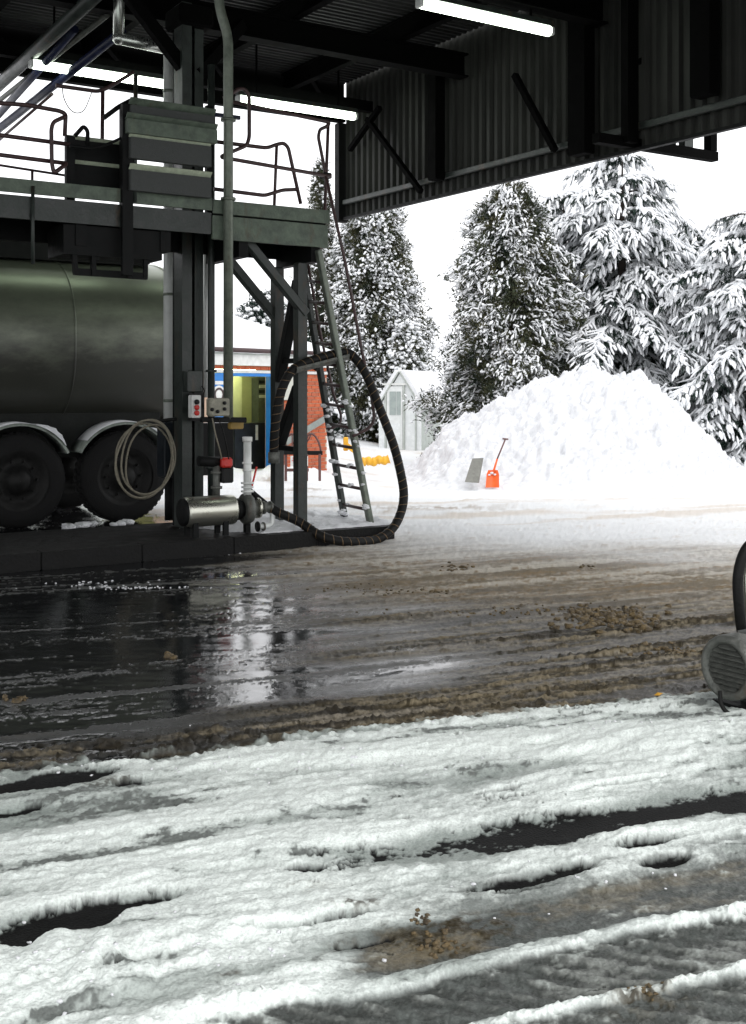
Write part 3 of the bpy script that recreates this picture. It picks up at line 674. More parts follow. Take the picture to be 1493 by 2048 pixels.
# ---- duct and pipes
duct = MB(); DD = 11.35
p_ = [pd(238, 22, DD), pd(238, 70, DD), pd(340, 98, DD), pd(338, 838, DD)]; p_[1].z = p_[1].z; 
s2 = sat(339, DD); p_[2] = F(s2, DD, p_[2].z); p_[3] = F(s2, DD, p_[3].z); s1 = sat(238, DD); p_[0] = F(s1, DD, ZR-.05); p_[1] = F(s1, DD, p_[2].z+.02)
dt = thing('air_duct', 'tall shiny aluminium duct with two elbows running up beside the column', 'duct', p_[3])
m = MB(); m.tube([p_[0], p_[1]], .058, 12); part(dt, 'upper_run', m, M['alu'])
m = MB(); m.tube([p_[1], p_[2]], .062, 12); part(dt, 'cross_run', m, M['alu'])
m = MB(); m.tube([p_[2], p_[3]], .060, 14); part(dt, 'lower_run', m, M['pale'])  # daylight on this run is painted in by the pale colour
for q in (p_[1], p_[2]):
    m = MB(); v_, f_ = blob(q, .068, .068, .068, 3, 0); m.add(v_, f_, True); part(dt, 'elbow', m, M['alu'])
for zz in (1.4, 2.5, 3.6, 4.6):
    m = MB(); m.tube([F(s2, DD, zz), F(s2, DD, zz+.03)], .064, 14); part(dt, 'clamp', m, M['galv'])
m = MB(); m.box(s2-.10, s2+.14, DD-.12, DD+.10, .62, 1.2, .02); part(dt, 'motor_box', m, M['machine'])
m = MB(); m.tube([F(s2, DD, .18), F(s2, DD, .62)], .05, 10); part(dt, 'stand', m, M['dark'])
def vpipe(label, px, d, y0, y1, r, material, top=None, flanges=()):
    s0 = sat(px, d); pts = [F(s0, d, pd(px, y1, d).z), F(s0, d, pd(px, y0, d).z)]
    o = thing('riser_pipe', label, 'pipe', pts[0])
    if top: pts = round_path(pts + [pd(*q, d) for q in top], .12)
    m = MB(); m.tube(pts, r, 12); part(o, 'pipe', m, M[material])
    for fy in flanges:
        zz = pd(px, fy, d).z; m = MB(); m.tube([F(s0, d, zz-.012), F(s0, d, zz+.012)], r*1.55, 14); part(o, 'collar', m, M[material])
    return o
vpipe('tall grey riser pipe passing through the platform corner and bending at the roof', 457, 10.02, 72, 838, .046, 'galv', [(440,20),(436,-30)], (398, 240))
vpipe('slim dark grey riser pipe between the column and the taller riser', 423, 10.7, 130, 1003, .036, 'steel', None, (742, 935))
vpipe('pale slim downpipe just right of the channel column', 412, 11.25, 480, 795, .024, 'pale')
m = MB(); m.bar(pd(428, 229, 10.2), pd(480, 236, 10.2), .035, .035); single('pipe_bracket', 'short dark blue bracket bar crossing the riser above the platform', 'bracket', m, M['bluepipe'])
for (a, b_, r, mm, lab) in (((-40,205,15.4),(200,-18,11.0),.075,'steel','thick grey overhead pipe at the upper left corner'),
                       ((-40,272,15.6),(150,58,12.2),.045,'bluepipe','dark blue overhead pipe just below the thick grey one'),
                       ((-40,288,15.6),(245,62,12.0),.050,'bluepipe','dark blue overhead pipe lowest at the left edge, behind the lamp'),
                       ((-40,232,15.4),(215,30,11.6),.03,'cast','thin pale overhead pipe between thick grey and blue pipes'),
                       ((-30,305,15.6),(105,188,13.6),.018,'rail','thin red brown rod under the blue overhead pipes')):
    o = MB(); o.tube([pd(*a), pd(*b_)], r, 12); single('overhead_pipe', lab, 'pipe', o, M[mm], group='overhead pipes at the upper left')
m = MB(); m.tube(smooth_path([pd(125,170,13.4), pd(128,195,13.4), pd(140,218,13.4), pd(155,226,13.4), pd(170,218,13.4), pd(184,185,13.4)]), .006, 6)
single('drooping_cable', 'thin cable sagging against the sky below the left lamp', 'cable', m, M['black'])

# ---- controls by the column
def boxthing(name, label, cat, x0, x1, y0, y1, d, dep, material, bev=.008):
    sa, sb = sat(x0, d), sat(x1, d); pm = pd((x0+x1)/2, y1, d); pt = pd((x0+x1)/2, y0, d)
    o = thing(name, label, cat, F((sa+sb)/2, d+dep/2, pm.z)); m = MB(); m.box(sa, sb, d, d+dep, pm.z, pt.z, bev); part(o, 'body', m, M[material]); return o
boxthing('junction_box', 'dark grey green junction box on the column above the button station', 'electrical box', 376, 405, 741, 784, 10.68, .11, 'steel')
bs = boxthing('button_station', 'white push button station with black and red buttons on the column', 'push buttons', 384, 403, 790, 836, 10.62, .09, 'white')
for y, mm in ((804,'black'), (815,'red'), (826,'red')):
    c = pd(393.5, y, 10.62); m = MB(); m.lathe([(0,.001),(0,.026),(-.018,.026),(-.024,.018),(-.024,.0005)], c, V, 14); part(bs, 'button', m, M[mm])
m = MB(); m.box(sat(379,10.72), sat(409,10.72), 10.715, 10.74, pd(394,842,10.72).z, pd(394,787,10.72).z); part(bs, 'back_plate', m, M['black'])
tb = boxthing('terminal_box', 'worn beige terminal box with dark knobs between two riser pipes', 'electrical box', 421, 461, 796, 833, 9.9, .10, 'beige', .015)
for x, y in ((449,806),(449,818),(424,819),(435,823)):
    c = pd(x, y, 9.9); m = MB(); m.lathe([(0,.001),(0,.017),(-.016,.017),(-.02,.0005)], c, V, 12); part(tb, 'knob', m, M['black'])
m = MB(); m.bar(pd(402,839,10.0), pd(492,840,10.0), .05, .05, bev=.006); single('shelf_bracket', 'black horizontal bracket under the beige terminal box', 'bracket', m, M['dark'])
m = MB(); m.boxa(pd(472,851,10.15), U, V, ZA, .075, .03, .035, .012); single('yellow_junction', 'small dull yellow block under the black bracket', 'block', m, mat('dull_yellow', (.30,.19,.03), (.22,.14,.025)))
cc_ = thing('control_cable', 'thin cables drooping from the beige box to the red valve', 'cable', pd(430,836,9.95))
cb = MB(); cb.tube(smooth_path([pd(425,836,9.95), pd(432,870,9.9), pd(440,900,9.92), pd(444,918,9.98)]), .007, 6); part(cc_, 'cable', cb, M['rope']); cb = MB(); cb.tube(smooth_path([pd(436,836,9.95), pd(446,860,9.9), pd(455,900,9.92), pd(458,918,9.98)]), .006, 6); part(cc_, 'cable', cb, M['rubber']); cb = MB()
cb.tube(smooth_path([pd(404,772,10.66), pd(409,782,10.64), pd(404,800,10.66), pd(408,815,10.7)]), .006, 6)
part(cc_, 'cable', cb, M['rubber'])
boxthing('control_cabinet', 'black cabinet standing behind the riser pipes and the red valve', 'cabinet', 406, 468, 846, 950, 10.95, .25, 'black')
# valve manifold with red handle
vm = thing('valve_manifold', 'pipe manifold with a red valve actuator behind the pump', 'valve', pd(430, 1000, 10.25))
m = MB(); m.tube([pd(398,922,10.25), pd(440,924,10.25)], .05, 14); part(vm, 'header', m, M['dark'])
m = MB(); m.tube([pd(434,925,10.25), pd(433,1002,10.25)], .036, 12); part(vm, 'leg_pipe', m, M['cast'])
for fy in (945, 975): 
    c = pd(433.5, fy, 10.25); m = MB(); m.tube([c-ZA*.012, c+ZA*.012], .055, 14); part(vm, 'flange', m, M['cast'])
m = MB(); m.boxa(pd(452,925,10.2), U, V, ZA, .058, .05, .048, .02); part(vm, 'actuator', m, M['red'])
m = MB(); m.boxa(pd(453,950,10.22), U, V, ZA, .06, .05, .075, .015); part(vm, 'gearbox', m, M['black'])
# ---- stainless pump
pu = thing('pump', 'stainless steel pump with cylindrical motor lying on the island kerb', 'pump', pd(430, 1060, 10.1))
DP = 10.12; c0 = pd(368, 1029, DP); c1 = pd(468, 1020, DP); ax = (c1-c0).normalized(); c0 = Vector((c0.x, c0.y, .385)); c1 = Vector((c1.x, c1.y, .385)); ax = (c1-c0).normalized(); LN = (c1-c0).length
m = MB(); m.lathe([(0,.05),(0,.125),(.012,.138),(.03,.142),(LN-.03,.142),(LN-.008,.136),(LN,.11),(LN,.02)], c0, ax, 32); part(pu, 'motor_casing', m, M['stainless'])
m = MB(); m.lathe([(-.03,.001),(-.03,.11),(-.022,.128),(.004,.13)], c0, ax, 28); part(pu, 'fan_cowl', m, M['dark'])
m = MB(); m.lathe([(0,.02),(0,.10),(.05,.105),(.06,.08),(.10,.08)], c1, ax, 24); part(pu, 'lantern', m, M['dark'])
v0 = c1 + ax*.09
m = MB(); m.lathe([(0,.03),(0,.125),(.02,.148),(.055,.150),(.085,.135),(.10,.09),(.14,.075),(.16,.05)], v0, ax, 28); part(pu, 'volute', m, M['cast'])
m = MB(); m.lathe([(.15,.02),(.15,.10),(.175,.10),(.175,.06)], v0, ax, 20); part(pu, 'flange', m, M['stainless'])
m = MB(); m.lathe([(.175,.05),(.21,.05),(.21,.064),(.235,.064),(.235,.048),(.29,.048),(.29,.06),(.31,.06),(.31,.03)], v0, ax, 18); part(pu, 'hose_coupling', m, M['cast'])
for q in (.15, .75):
    for e in (-1, 1):
        cc = c0.lerp(c1, q) + V*.09*e; m = MB(); m.bar(Vector((cc.x,cc.y,ITOP)), Vector((cc.x,cc.y,.29)), .035, .05); part(pu, 'foot', m, M['dark'])
m = MB(); m.bar(v0+ax*.05-ZA*.14, Vector((v0.x+ax.x*.05, v0.y+ax.y*.05, ITOP)), .06, .05); part(pu, 'foot', m, M['dark'])
# discharge riser of the pump
rp = v0 + ax*.045 - V*.02
rt = Vector((rp.x, rp.y, pd(478, 876, DP).z))
m = MB(); m.tube([rp+ZA*.13, Vector((rp.x,rp.y,rt.z-.03))], .038, 14); part(pu, 'discharge_pipe', m, M['pale'])
for zz, rr in ((rp.z+.16,.062), (rp.z+.20,.058), (rp.z+.24,.062), (rp.z+.36,.048), (rt.z-.25,.05)):
    m = MB(); m.tube([Vector((rp.x,rp.y,zz)), Vector((rp.x,rp.y,zz+.018))], rr, 14); part(pu, 'collar', m, M['pale'])
m = MB(); m.tube([Vector((rp.x,rp.y,rt.z-.035)), Vector((rp.x,rp.y,rt.z+.01))], .048, 14); part(pu, 'white_cap', m, M['white'])
m = MB(); m.bar(Vector((rp.x,rp.y,rp.z+.22))+ax*.05, Vector((rp.x,rp.y,rp.z+.40))+ax*.10, .014, .014); part(pu, 'valve_lever', m, M['red'])
m = MB(); m.tube([rp+ZA*.20+ax*.03+V*.1, rp+ax*.26+V*.1+ZA*.02], .028, 10); part(pu, 'bypass_pipe', m, M['dark'])
# drain valve in front
dv = thing('drain_valve', 'small drain elbow with black disc cap on the snowy island beside the pump', 'valve', pd(530, 1062, 10.1))
e0 = pd(546, 1028, 10.1); m = MB(); m.tube(round_path([e0+ZA*.05, pd(545,1050,10.1), pd(518,1053,10.05)], .06), .027, 12); part(dv, 'elbow', m, M['pale'])
m = MB(); m.lathe([(0,.001),(0,.05),(-.012,.05),(-.012,.001)], pd(517,1053,10.05), U, 16); part(dv, 'cap', m, M['black'])
m = MB(); m.lathe([(0,.03),(0,.042),(.014,.042),(.014,.03)], pd(526,1053,10.05), U, 16); part(dv, 'collar', m, M['cast'])
# ---- black hose with wire helix
hp = [v0+ax*.30, pd(562,1027,10.05), pd(600,1044,9.98), pd(632,1066,9.84), pd(664,1079,9.74), pd(704,1084,9.70), pd(750,1080,9.72), pd(783,1060,9.74), pd(802,1026,9.78), pd(808,988,9.8), pd(801,942,9.82), pd(787,888,9.85), pd(770,842,9.9),
      pd(752,796,9.95), pd(736,756,10.0), pd(717,724,10.06), pd(693,705,10.12), pd(650,713,10.12), pd(610,726,10.12), pd(584,742,10.13), pd(567,772,10.16), pd(556,812,10.2), pd(550,860,10.24), pd(548,908,10.28)]
hpath = smooth_path(hp, 10)
hz = thing('hose', 'long black hose with spiral wire looping from the pump over the platform saddle', 'hose', hp[5])
m = MB(); m.tube(hpath, .045, 14); part(hz, 'hose_body', m, M['rubber'])
cum = [0]
for i in range(1, len(hpath)): cum.append(cum[-1] + (hpath[i]-hpath[i-1]).length)
hel = []; x = (hpath[1]-hpath[0]).orthogonal().normalized(); nst = int(cum[-1]/.085*10); j = 0
for k in range(nst):
    L_ = cum[-1]*k/nst
    while j < len(cum)-2 and cum[j+1] < L_: j += 1
    q = (L_-cum[j])/max(1e-6, cum[j+1]-cum[j]); p = hpath[j].lerp(hpath[j+1], q); T = (hpath[j+1]-hpath[j]).normalized()
    x = (x-T*x.dot(T)).normalized(); y = T.cross(x); an = 2*math.pi*L_/.085
    hel.append(p + (x*math.cos(an)+y*math.sin(an))*.0455)
m = MB(); m.tube(hel, .0045, 4); part(hz, 'wire_helix', m, M['wire'])
m = MB(); m.tube([hpath[-1]+ZA*.02, hpath[-1]-ZA*.09], .056, 14); part(hz, 'end_coupling', m, M['cast'])
# ---- coiled cable
rc = thing('cable_coil', 'pale cable hanging in loose loops in front of the tanker wheel', 'cable coil', pd(300, 930, 10.75))
for k, (cx, cy, rx, ry, tl_) in enumerate(((290,918,58,80,.25), (296,914,54,76,.20), (300,920,50,74,.32), (287,922,56,76,.14))):
    pts = []
    for i in range(40):
        an = 2*math.pi*i/40; xx = rx*math.cos(an)*(1+.04*math.sin(3*an+k)); yv = ry*math.sin(an)
        X_ = cx + xx*math.cos(tl_) - yv*math.sin(tl_)*.6; Y_ = cy + yv*math.cos(tl_) + xx*math.sin(tl_)*.4
        pts.append(pd(X_, Y_, 10.72+.02*k+.015*math.sin(2*an+k)))
    m = MB(); m.tube(pts, .010, 8, closed=True); part(rc, 'loop', m, M['rope'])
m = MB(); m.tube([pd(318,842,10.74), pd(352,838,10.80)], .018, 8); part(rc, 'hook', m, M['dark'])

# ================================================================== TANKER
tk = thing('road_tanker', 'dull metal road tanker standing behind the loading platform', 'tanker', F(3.5, 14.1, 0))
DT = 14.12; ZC = 2.10; RA, RB = 1.2, 1.0
m = MB(); n = 64; vs = []; fs = []
prof = [(-8, 1.0), (-4,1.0), (-1,1.0), (1,1.0), (2.5,1.0), (4,1.0), (5.74,1.0), (5.89,.975), (5.99,.90), (6.06,.72), (6.11,.4), (6.13,.02)]
for s0, k in prof:
    for j in range(n):
        an = 2*math.pi*j/n; ca_, sa_ = math.cos(an), math.sin(an); e = .86
        vs.append(F(s0, DT + RA*k*math.copysign(abs(ca_)**e, ca_), ZC + RB*k*math.copysign(abs(sa_)**e, sa_)))
for i in range(len(prof)-1):
    for j in range(n): fs.append((i*n+j, i*n+(j+1)%n, (i+1)*n+(j+1)%n, (i+1)*n+j))
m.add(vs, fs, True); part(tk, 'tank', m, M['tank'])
for s0 in (5.7, 4.4, 2.8, 1.2):
    m = MB(); pts = []
    for j in range(48):
        an = 2*math.pi*j/48; ca_, sa_ = math.cos(an), math.sin(an)
        pts.append(F(s0, DT+(RA+.002)*math.copysign(abs(ca_)**.86, ca_), ZC+(RB+.002)*math.copysign(abs(sa_)**.86, sa_)))
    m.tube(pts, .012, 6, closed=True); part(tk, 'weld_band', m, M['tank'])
m = MB(); m.box(-8, 5.55, DT-.55, DT+.55, ZC+RB-.03, ZC+RB+.05); part(tk, 'walkway', m, M['tankdark'])
m = MB(); m.box(-8, 5.5, DT-.62, DT-.56, ZC+RB-.06, ZC+RB+.17); part(tk, 'coaming', m, M['tankdark'])
m = MB(); m.box(-8, 5.5, DT+.56, DT+.62, ZC+RB-.06, ZC+RB+.17); part(tk, 'coaming', m, M['tankdark'])
for s0 in (3.55, 4.9, 2.0):
    m = MB(); m.lathe([(0,.24),(.14,.24),(.17,.2),(.20,.001)], F(s0, DT, ZC+RB+.05), ZA, 20); part(tk, 'hatch', m, M['tankdark'])
m = MB(); m.tube([F(-6, DT+.5, 3.50), F(5.15, DT+.5, 3.50)], .016, 8); part(tk, 'handrail', m, M['red'], 'thin red handrail along the tank top')
for s0 in (5.1, 4.4, 3.2, 2.0):
    m = MB(); m.tube([F(s0, DT+.5, 3.15), F(s0, DT+.5, 3.5)], .013, 6); part(tk, 'handrail_post', m, M['tankdark'])
m = MB(); m.tube(smooth_path([pd(-30,498,13.9), pd(10,492,13.9), pd(40,480,13.9), pd(64,464,13.9)]), .075, 12); part(tk, 'vapour_elbow', m, M['galv'])
m = MB(); m.box(-8, 6.0, DT-.45, DT-.3, .86, 1.12); part(tk, 'chassis_rail', m, M['tankdark'])
m = MB(); m.box(-8, 6.0, DT+.3, DT+.45, .86, 1.12); part(tk, 'chassis_rail', m, M['tankdark'])
m = MB(); m.box(-8, 5.6, DT-.75, DT-.5, .75, 1.3); part(tk, 'side_locker', m, M['tankdark'])
m = MB(); m.box(6.0, 6.1, DT-1.15, DT+1.15, .5, .64, .01); part(tk, 'rear_bumper', m, M['tankdark'])
for e in (-1, 1):
    m = MB(); m.box(6.102, 6.125, DT+e*.85-.16, DT+e*.85+.16, .66, .78, .006); part(tk, 'tail_light', m, M['red'])
w0, w1 = sat(40, 12.98), sat(252, 12.98)
tm = MB(); tm.lathe([(-.0,.34),(-.0,.40),(.015,.50),(.05,.525),(.27,.525),(.305,.50),(.32,.40),(.32,.34)], Vector((0,0,0)), V, 40); 
tyre_me = tm.mesh('tyre', M['tyre']); fixn(tyre_me)
tg = MB()
for k in range(44):
    an = 2*math.pi*k/44
    for e in (.08, .20): tg.boxa(V*(e+.02)+(U*math.cos(an)+ZA*math.sin(an))*.527, V, U*-math.sin(an)+ZA*math.cos(an), U*math.cos(an)+ZA*math.sin(an), .05, .022, .006)
tread_me = tg.mesh('tyre_tread', M['tyre'])
rm = MB(); rm.lathe([(.02,.345),(.02,.31),(.07,.27),(.09,.17),(.03,.15),(.0,.12),(-.03,.10),(-.035,.001)], Vector((0,0,0)), V, 32)
for k in range(10):
    an = 2*math.pi*k/10; rm.tube([V*.085+(U*math.cos(an)+ZA*math.sin(an))*.215, V*.045+(U*math.cos(an)+ZA*math.sin(an))*.215], .016, 6)
rim_me = rm.mesh('rim', M['rim']); fixn(rim_me)
mg = MB(); mg.lathe([(0,.60),(0,.63),(.36,.63),(.36,.60),(0,.60)], Vector((0,0,0)), V, 28, a0=R(-152), a1=R(-28), refx=U)
mg_me = mg.mesh('mudguard', M['guard']); fixn(mg_me)
tko = wloc(tk)
for s0 in (w0, w1, w0-1.22):
    for d0 in (12.98, 14.95):
        wl = link('wheel', None, tk, F(s0, d0, .525)-tko)
        link('tyre', tyre_me, wl); link('tyre_tread', tread_me, wl); link('rim', rim_me, wl)
        link('mudguard', mg_me, tk, F(s0, d0-.02, .53)-tko)
for s0, a0_, a1_, th_ in ((w0, 36, 74, .055), (w1, 40, 62, .035), (w1, 66, 138, .016), (w0, 76, 140, .014)):   # snow caked on the guards
    m = MB(); n_ = 14; vs = []; fs = []
    for k in range(n_+1):
        an = R(a0_ + (a1_-a0_)*k/n_); e_ = math.sin(math.pi*(k+.3)/(n_+.6)); rd = U*math.cos(an)+ZA*math.sin(an); c_ = F(s0, 12.96, .53)
        r1 = .634 + th_*e_*random.uniform(.8, 1.1)
        vs += [c_+rd*.632-V*.012, c_+rd*r1-V*.01, c_+rd*(r1+.006*e_)+V*.15, c_+rd*r1+V*.32, c_+rd*.632+V*.33]
    for k in range(n_):
        for q in range(4): fs.append((k*5+q, k*5+q+1, k*5+q+6, k*5+q+5))
    m.add(vs, fs, True); part(tk, 'snow_crust', m, M['snow'])
snowbits(tk, [F(w0+.55+random.uniform(-.25,.6), 12.6+random.uniform(-.1,.15), .03) for k in range(16)], .06, 'slush_lump', 360, .5)

# ================================================================== RIGHT EDGE PUMP MOTOR
pm = thing('pump_motor', 'grey pump motor with round louvred fan cover at the right edge of the yard', 'motor', pix(1462, 1432, 5.45))
cc = pix(1452, 1336, 5.45); RM = .152
m = MB(); m.lathe([(.035,RM*.70),(.012,RM*.72),(-.004,RM*.78),(-.010,RM*.88),(.0,RM*.97),(.02,RM),(.10,RM),(.12,RM*.97)], cc, U, 40); part(pm, 'fan_cover', m, M['cast'])
m = MB(); m.lathe([(.12,RM*.9),(.5,RM*.9),(.52,RM*.6),(.52,.01)], cc, U, 32); part(pm, 'motor_body', m, M['steel'])
for k in range(16):
    an = 2*math.pi*k/16; rd = V*math.cos(an)+ZA*math.sin(an)
    m = MB(); m.boxa(cc+U*.32+rd*RM*.95, U, rd.cross(U), rd, .17, .004, .014); part(pm, 'cooling_fin', m, M['steel'])
m = MB(); m.lathe([(.055,.001),(.055,RM*.72)], cc, U, 24); part(pm, 'fan_guard_back', m, M['black'])
for k in range(-4, 5):
    zz = k*.024; hw = math.sqrt(max(.0001, (RM*.715)**2-zz**2))
    m = MB(); m.boxa(cc+ZA*zz+U*.02, V, (U*.75+ZA*.55).normalized(), (ZA*.75-U*.55).normalized(), hw, .015, .0035); part(pm, 'louvre', m, M['cast'])
fz = gz(cc.x+.1, cc.y+.05)
for q in (.16, .42):
    p0 = cc+U*q; m = MB(); m.bar(Vector((p0.x,p0.y,fz-.02)), p0-ZA*RM*.85, .05, .05); part(pm, 'leg', m, M['steel'])
m = MB(); m.box(*(lambda s_, d_: (s_+.05, s_+.6, d_-.13, d_+.13))(*sd_of(cc)), fz-.02, fz+.012); part(pm, 'base_plate', m, M['dark'])
m = MB(); m.tube(smooth_path([pix(1440,1382,5.42), pix(1443,1408,5.40), pix(1455,1425,5.38), pix(1475,1434,5.36), pix(1515,1440,5.4)]), .010, 8)
single('motor_cable', 'black cable curling under the grey pump motor', 'cable', m, M['rubber'])
lp = smooth_path([pix(1560,1072,5.75), pix(1520,1078,5.75), pix(1492,1100,5.72), pix(1477,1150,5.70), pix(1479,1215,5.7), pix(1488,1280,5.72), pix(1508,1345,5.75), pix(1540,1380,5.8)])
hl = thing('hose_loop', 'thick dark hose arching up behind the grey pump motor at the right edge', 'hose', pix(1510,1345,5.75))
m = MB(); m.tube(lp, .026, 12); part(hl, 'hose_body', m, M['rubber'])
lp2 = [p + Vector((.055, .05, 0)) for p in lp]
m = MB(); m.tube(lp2, .022, 10); part(hl, 'inner_pipe', m, M['stainless'])

# ================================================================== BRICK BUILDING
FA, FB = Vector((pix(330,HY,20.9).x, 20.9, 0)), Vector((pix(655,HY,24.5).x, 24.5, 0))
fe = (FB-FA).normalized(); fn = Vector((fe.y, -fe.x, 0)); FL = (FB-FA).length
def fpos(px):
    a = (px-CX)/FPX; return (a*FA.y - FA.x)/(fe.x - a*fe.y)
def fp(l, z, o=0): return FA + fe*l + fn*o + ZA*z
def fz_(px, py): l = fpos(px); return EYE-(py-HY)*(FA.y+fe.y*l)/FPX
bb = thing('brick_building', 'low brick building with snowy roof, blue door frame and lit open doorway', 'building', fp(FL/2, -.2, -1))
def fbox(l0, l1, z0, z1, o0, o1, bev=0):
    m = MB(); m.boxa(fp((l0+l1)/2, (z0+z1)/2, (o0+o1)/2), fe, fn, ZA, (l1-l0)/2, abs(o1-o0)/2, (z1-z0)/2, bev); return m
lD0, lD1, lJ = fpos(464), fpos(541), fpos(549.5)
ZT = 1.93
part(bb, 'wall', fbox(lJ, FL, -.45, ZT, -.25, -.02), M['mortar'])
part(bb, 'wall', fbox(0, fpos(428), -.45, ZT, -.25, -.02), M['mortar'])
part(bb, 'side_wall', fbox(FL-.24, FL-.001, -.45, 2.1, -4.0, -.255), M['brick2'])
def fpo(px, o):
    q = FA + fn*o; a = (px-CX)/FPX; return (a*q.y - q.x)/(fe.x - a*fe.y)
def fzo(px, py, o): l = fpo(px, o); return EYE-(py-HY)*((FA+fn*o).y+fe.y*l)/FPX
part(bb, 'back_wall', fbox(0, FL-.25, -.45, 2.2, -1.5, -1.4), M['cream'])
part(bb, 'room_side', fbox(FL-.30, FL-.25, -.4, 2.0, -1.395, -.26), M['cream'])
part(bb, 'room_side', fbox(lD0-.6, lD0-.55, -.4, 2.0, -1.395, -.26), M['cream'])
part(bb, 'floor', fbox(0, FL-.3, -.16, -.1, -1.395, -.02), M['concrete'])
part(bb, 'ceiling', fbox(0, FL-.3, 2.0, 2.04, -1.395, -.255), M['cream'])
m = MB(); m.tube([fp(lD0+.3, 1.93, -.8), fp(lD0+1.5, 1.93, -.8)], .03, 8); part(bb, 'room_lamp', m, M['tube_in'])
part(bb, 'pale_cupboard', fbox(fpo(452,-1.25), fpo(484,-1.25), fzo(475,850,-1.25), 1.99, -1.39, -1.25), mat('pale_yellow', (.70,.72,.46), (.62,.64,.40)))
part(bb, 'machine', fbox(fpo(470,-.6), fpo(545,-.6), -.1, fzo(515,846,-.6), -1.0, -.6), M['machine'])
part(bb, 'control_panel', fbox(fpo(517,-1.2), fpo(543,-1.2), fzo(530,845,-1.2), fzo(530,756,-1.2), -1.39, -1.2), mat('grey_panel', (.13,.15,.13)))
for k, yv in enumerate((764, 773, 783, 793)):
    part(bb, 'panel_strip', fbox(fpo(519,-1.19), fpo(533,-1.19), fzo(526,yv+3,-1.19), fzo(526,yv-3,-1.19), -1.195, -1.18), M['pale'] if k % 2 else M['machine'])
part(bb, 'pale_strip', fbox(fpo(512,-.59), fpo(516,-.59), fzo(514,880,-.59), fzo(514,850,-.59), -.598, -.58), M['pale'])
part(bb, 'lintel', fbox(0, FL, ZT-.055, ZT, .0, .03), M['white'])
part(bb, 'fascia', fbox(0, FL+.05, ZT+.085, 2.27, -.02, .12), M['white'])
m = MB(); m.tube([fp(0, 2.30, .17), fp(FL+.05, 2.30, .17)], .045, 10); part(bb, 'gutter', m, M['rail'])
m = MB(); m.boxa(fp(FL/2, 2.72, -1.45), fe, (fn - ZA*.30).normalized(), (ZA + fn*.30).normalized(), FL/2+.1, 1.65, .03); part(bb, 'roof', m, M['shedwall'])
rs = np.linspace(-.1, FL+.1, 80); ro = np.linspace(.19, -3.1, 40); RS, RO = np.meshgrid(rs, ro)
RZ = 2.22 + .30*(.12-RO) + .15 + .03*fbm(RS*1.5, RO*1.5, 400, 3) - .10*ss(.06, .2, RO)
P_ = np.stack([FA.x+fe.x*RS+fn.x*RO, FA.y+fe.y*RS+fn.y*RO, RZ], -1).reshape(-1, 3) - np.array(wloc(bb))
I = np.arange(RS.size).reshape(RS.shape); link('roof_snow', npmesh('roof_snow', P_, np.stack([I[:-1,:-1].ravel(), I[:-1,1:].ravel(), I[1:,1:].ravel(), I[1:,:-1].ravel()], 1), M['snow']), bb)
part(bb, 'door_jamb', fbox(lD1, lJ, -.1, ZT-.06, -.12, .05, .008), M['blue'])
part(bb, 'door_head', fbox(lD0-.03, lD1-.003, ZT-.12, ZT-.06, -.10, .04), M['blue'])
dl = part(bb, 'door_leaf', fbox(fpos(427), lD0-.035, -.08, ZT-.06, -.06, .02, .008), M['blue'], 'blue door leaf with white notices')
lc = fpos(438)
part_ = lambda nm, mb, mm: (lambda o: o)(link(nm, mb.mesh(nm, mm, wloc(bb)), dl))
part_('notice_strip', fbox(lc-.12, lc+.10, fz_(438,769), fz_(438,762), .022, .028), M['white'])
m = MB(); m.lathe([(0,.001),(0,.17),(.006,.17),(.006,.001)], fp(lc-.02, fz_(438,789), .022), fn, 24); part_('round_sign', m, M['white'])
m = MB(); m.lathe([(0,.09),(0,.13),(.004,.13),(.004,.09)], fp(lc-.02, fz_(438,789), .029), fn, 24); part_('sign_ring', m, M['rail'])
part(bb, 'wall_board', fbox(fpos(553), fpos(589), fz_(570,800), ZT-.06, .042, .06, .005), mat('pale_board', (.50,.51,.45), (.42,.43,.38)))
# bricks, one object each
bm_ = [MB().boxa(Vector((0,0,0)), fe, fn, ZA, .1055, .022, .031, .004), MB().boxa(Vector((0,0,0)), fe, fn, ZA, .0505, .022, .031, .004)]
bme = [[b.mesh('brick', M['brick']) for b in bm_], [b.mesh('brick', M['brick2']) for b in bm_]]
bbo = wloc(bb); nb = 0
for r in range(29):
    zz = ZT-.06-.036-.075*r; off = 0 if r % 2 else -.112
    l = lJ + .01 + off
    while l < FL-.02:
        a0, a1 = max(l, lJ+.006), min(l+.211, FL-.004)
        if a1-a0 > .15: link('brick', bme[random.random() < .35][0], bb, fp((a0+a1)/2 if a1-a0 > .2 else (a0+.1055 if a0 > l else a1-.1055), zz, -.028+random.uniform(-.002,.003))-bbo); nb += 1
        elif a1-a0 > .07: link('brick', bme[random.random() < .35][1], bb, fp(a0+.0505 if a0 > l else a1-.0505, zz, -.028+random.uniform(-.002,.003))-bbo); nb += 1
        l += .225
so = MB().boxa(Vector((0,0,0)), fe, fn, ZA, .1055, .025, .034, .004); so1 = so.mesh('brick', M['brick'])
l = .12
while l < FL: link('brick', so1, bb, fp(l, ZT+.043, .025)-bbo); l += .222
m = MB(); m.bar(fp(fpos(566), fz_(566,884), .09), fp(fpos(646), fz_(646,836), .09), .03, .13); single('sloping_rail', 'wide grey rail sloping up across the orange brick wall', 'rail', m, mat('grey_rail', (.25,.28,.26), (.19,.21,.2)))
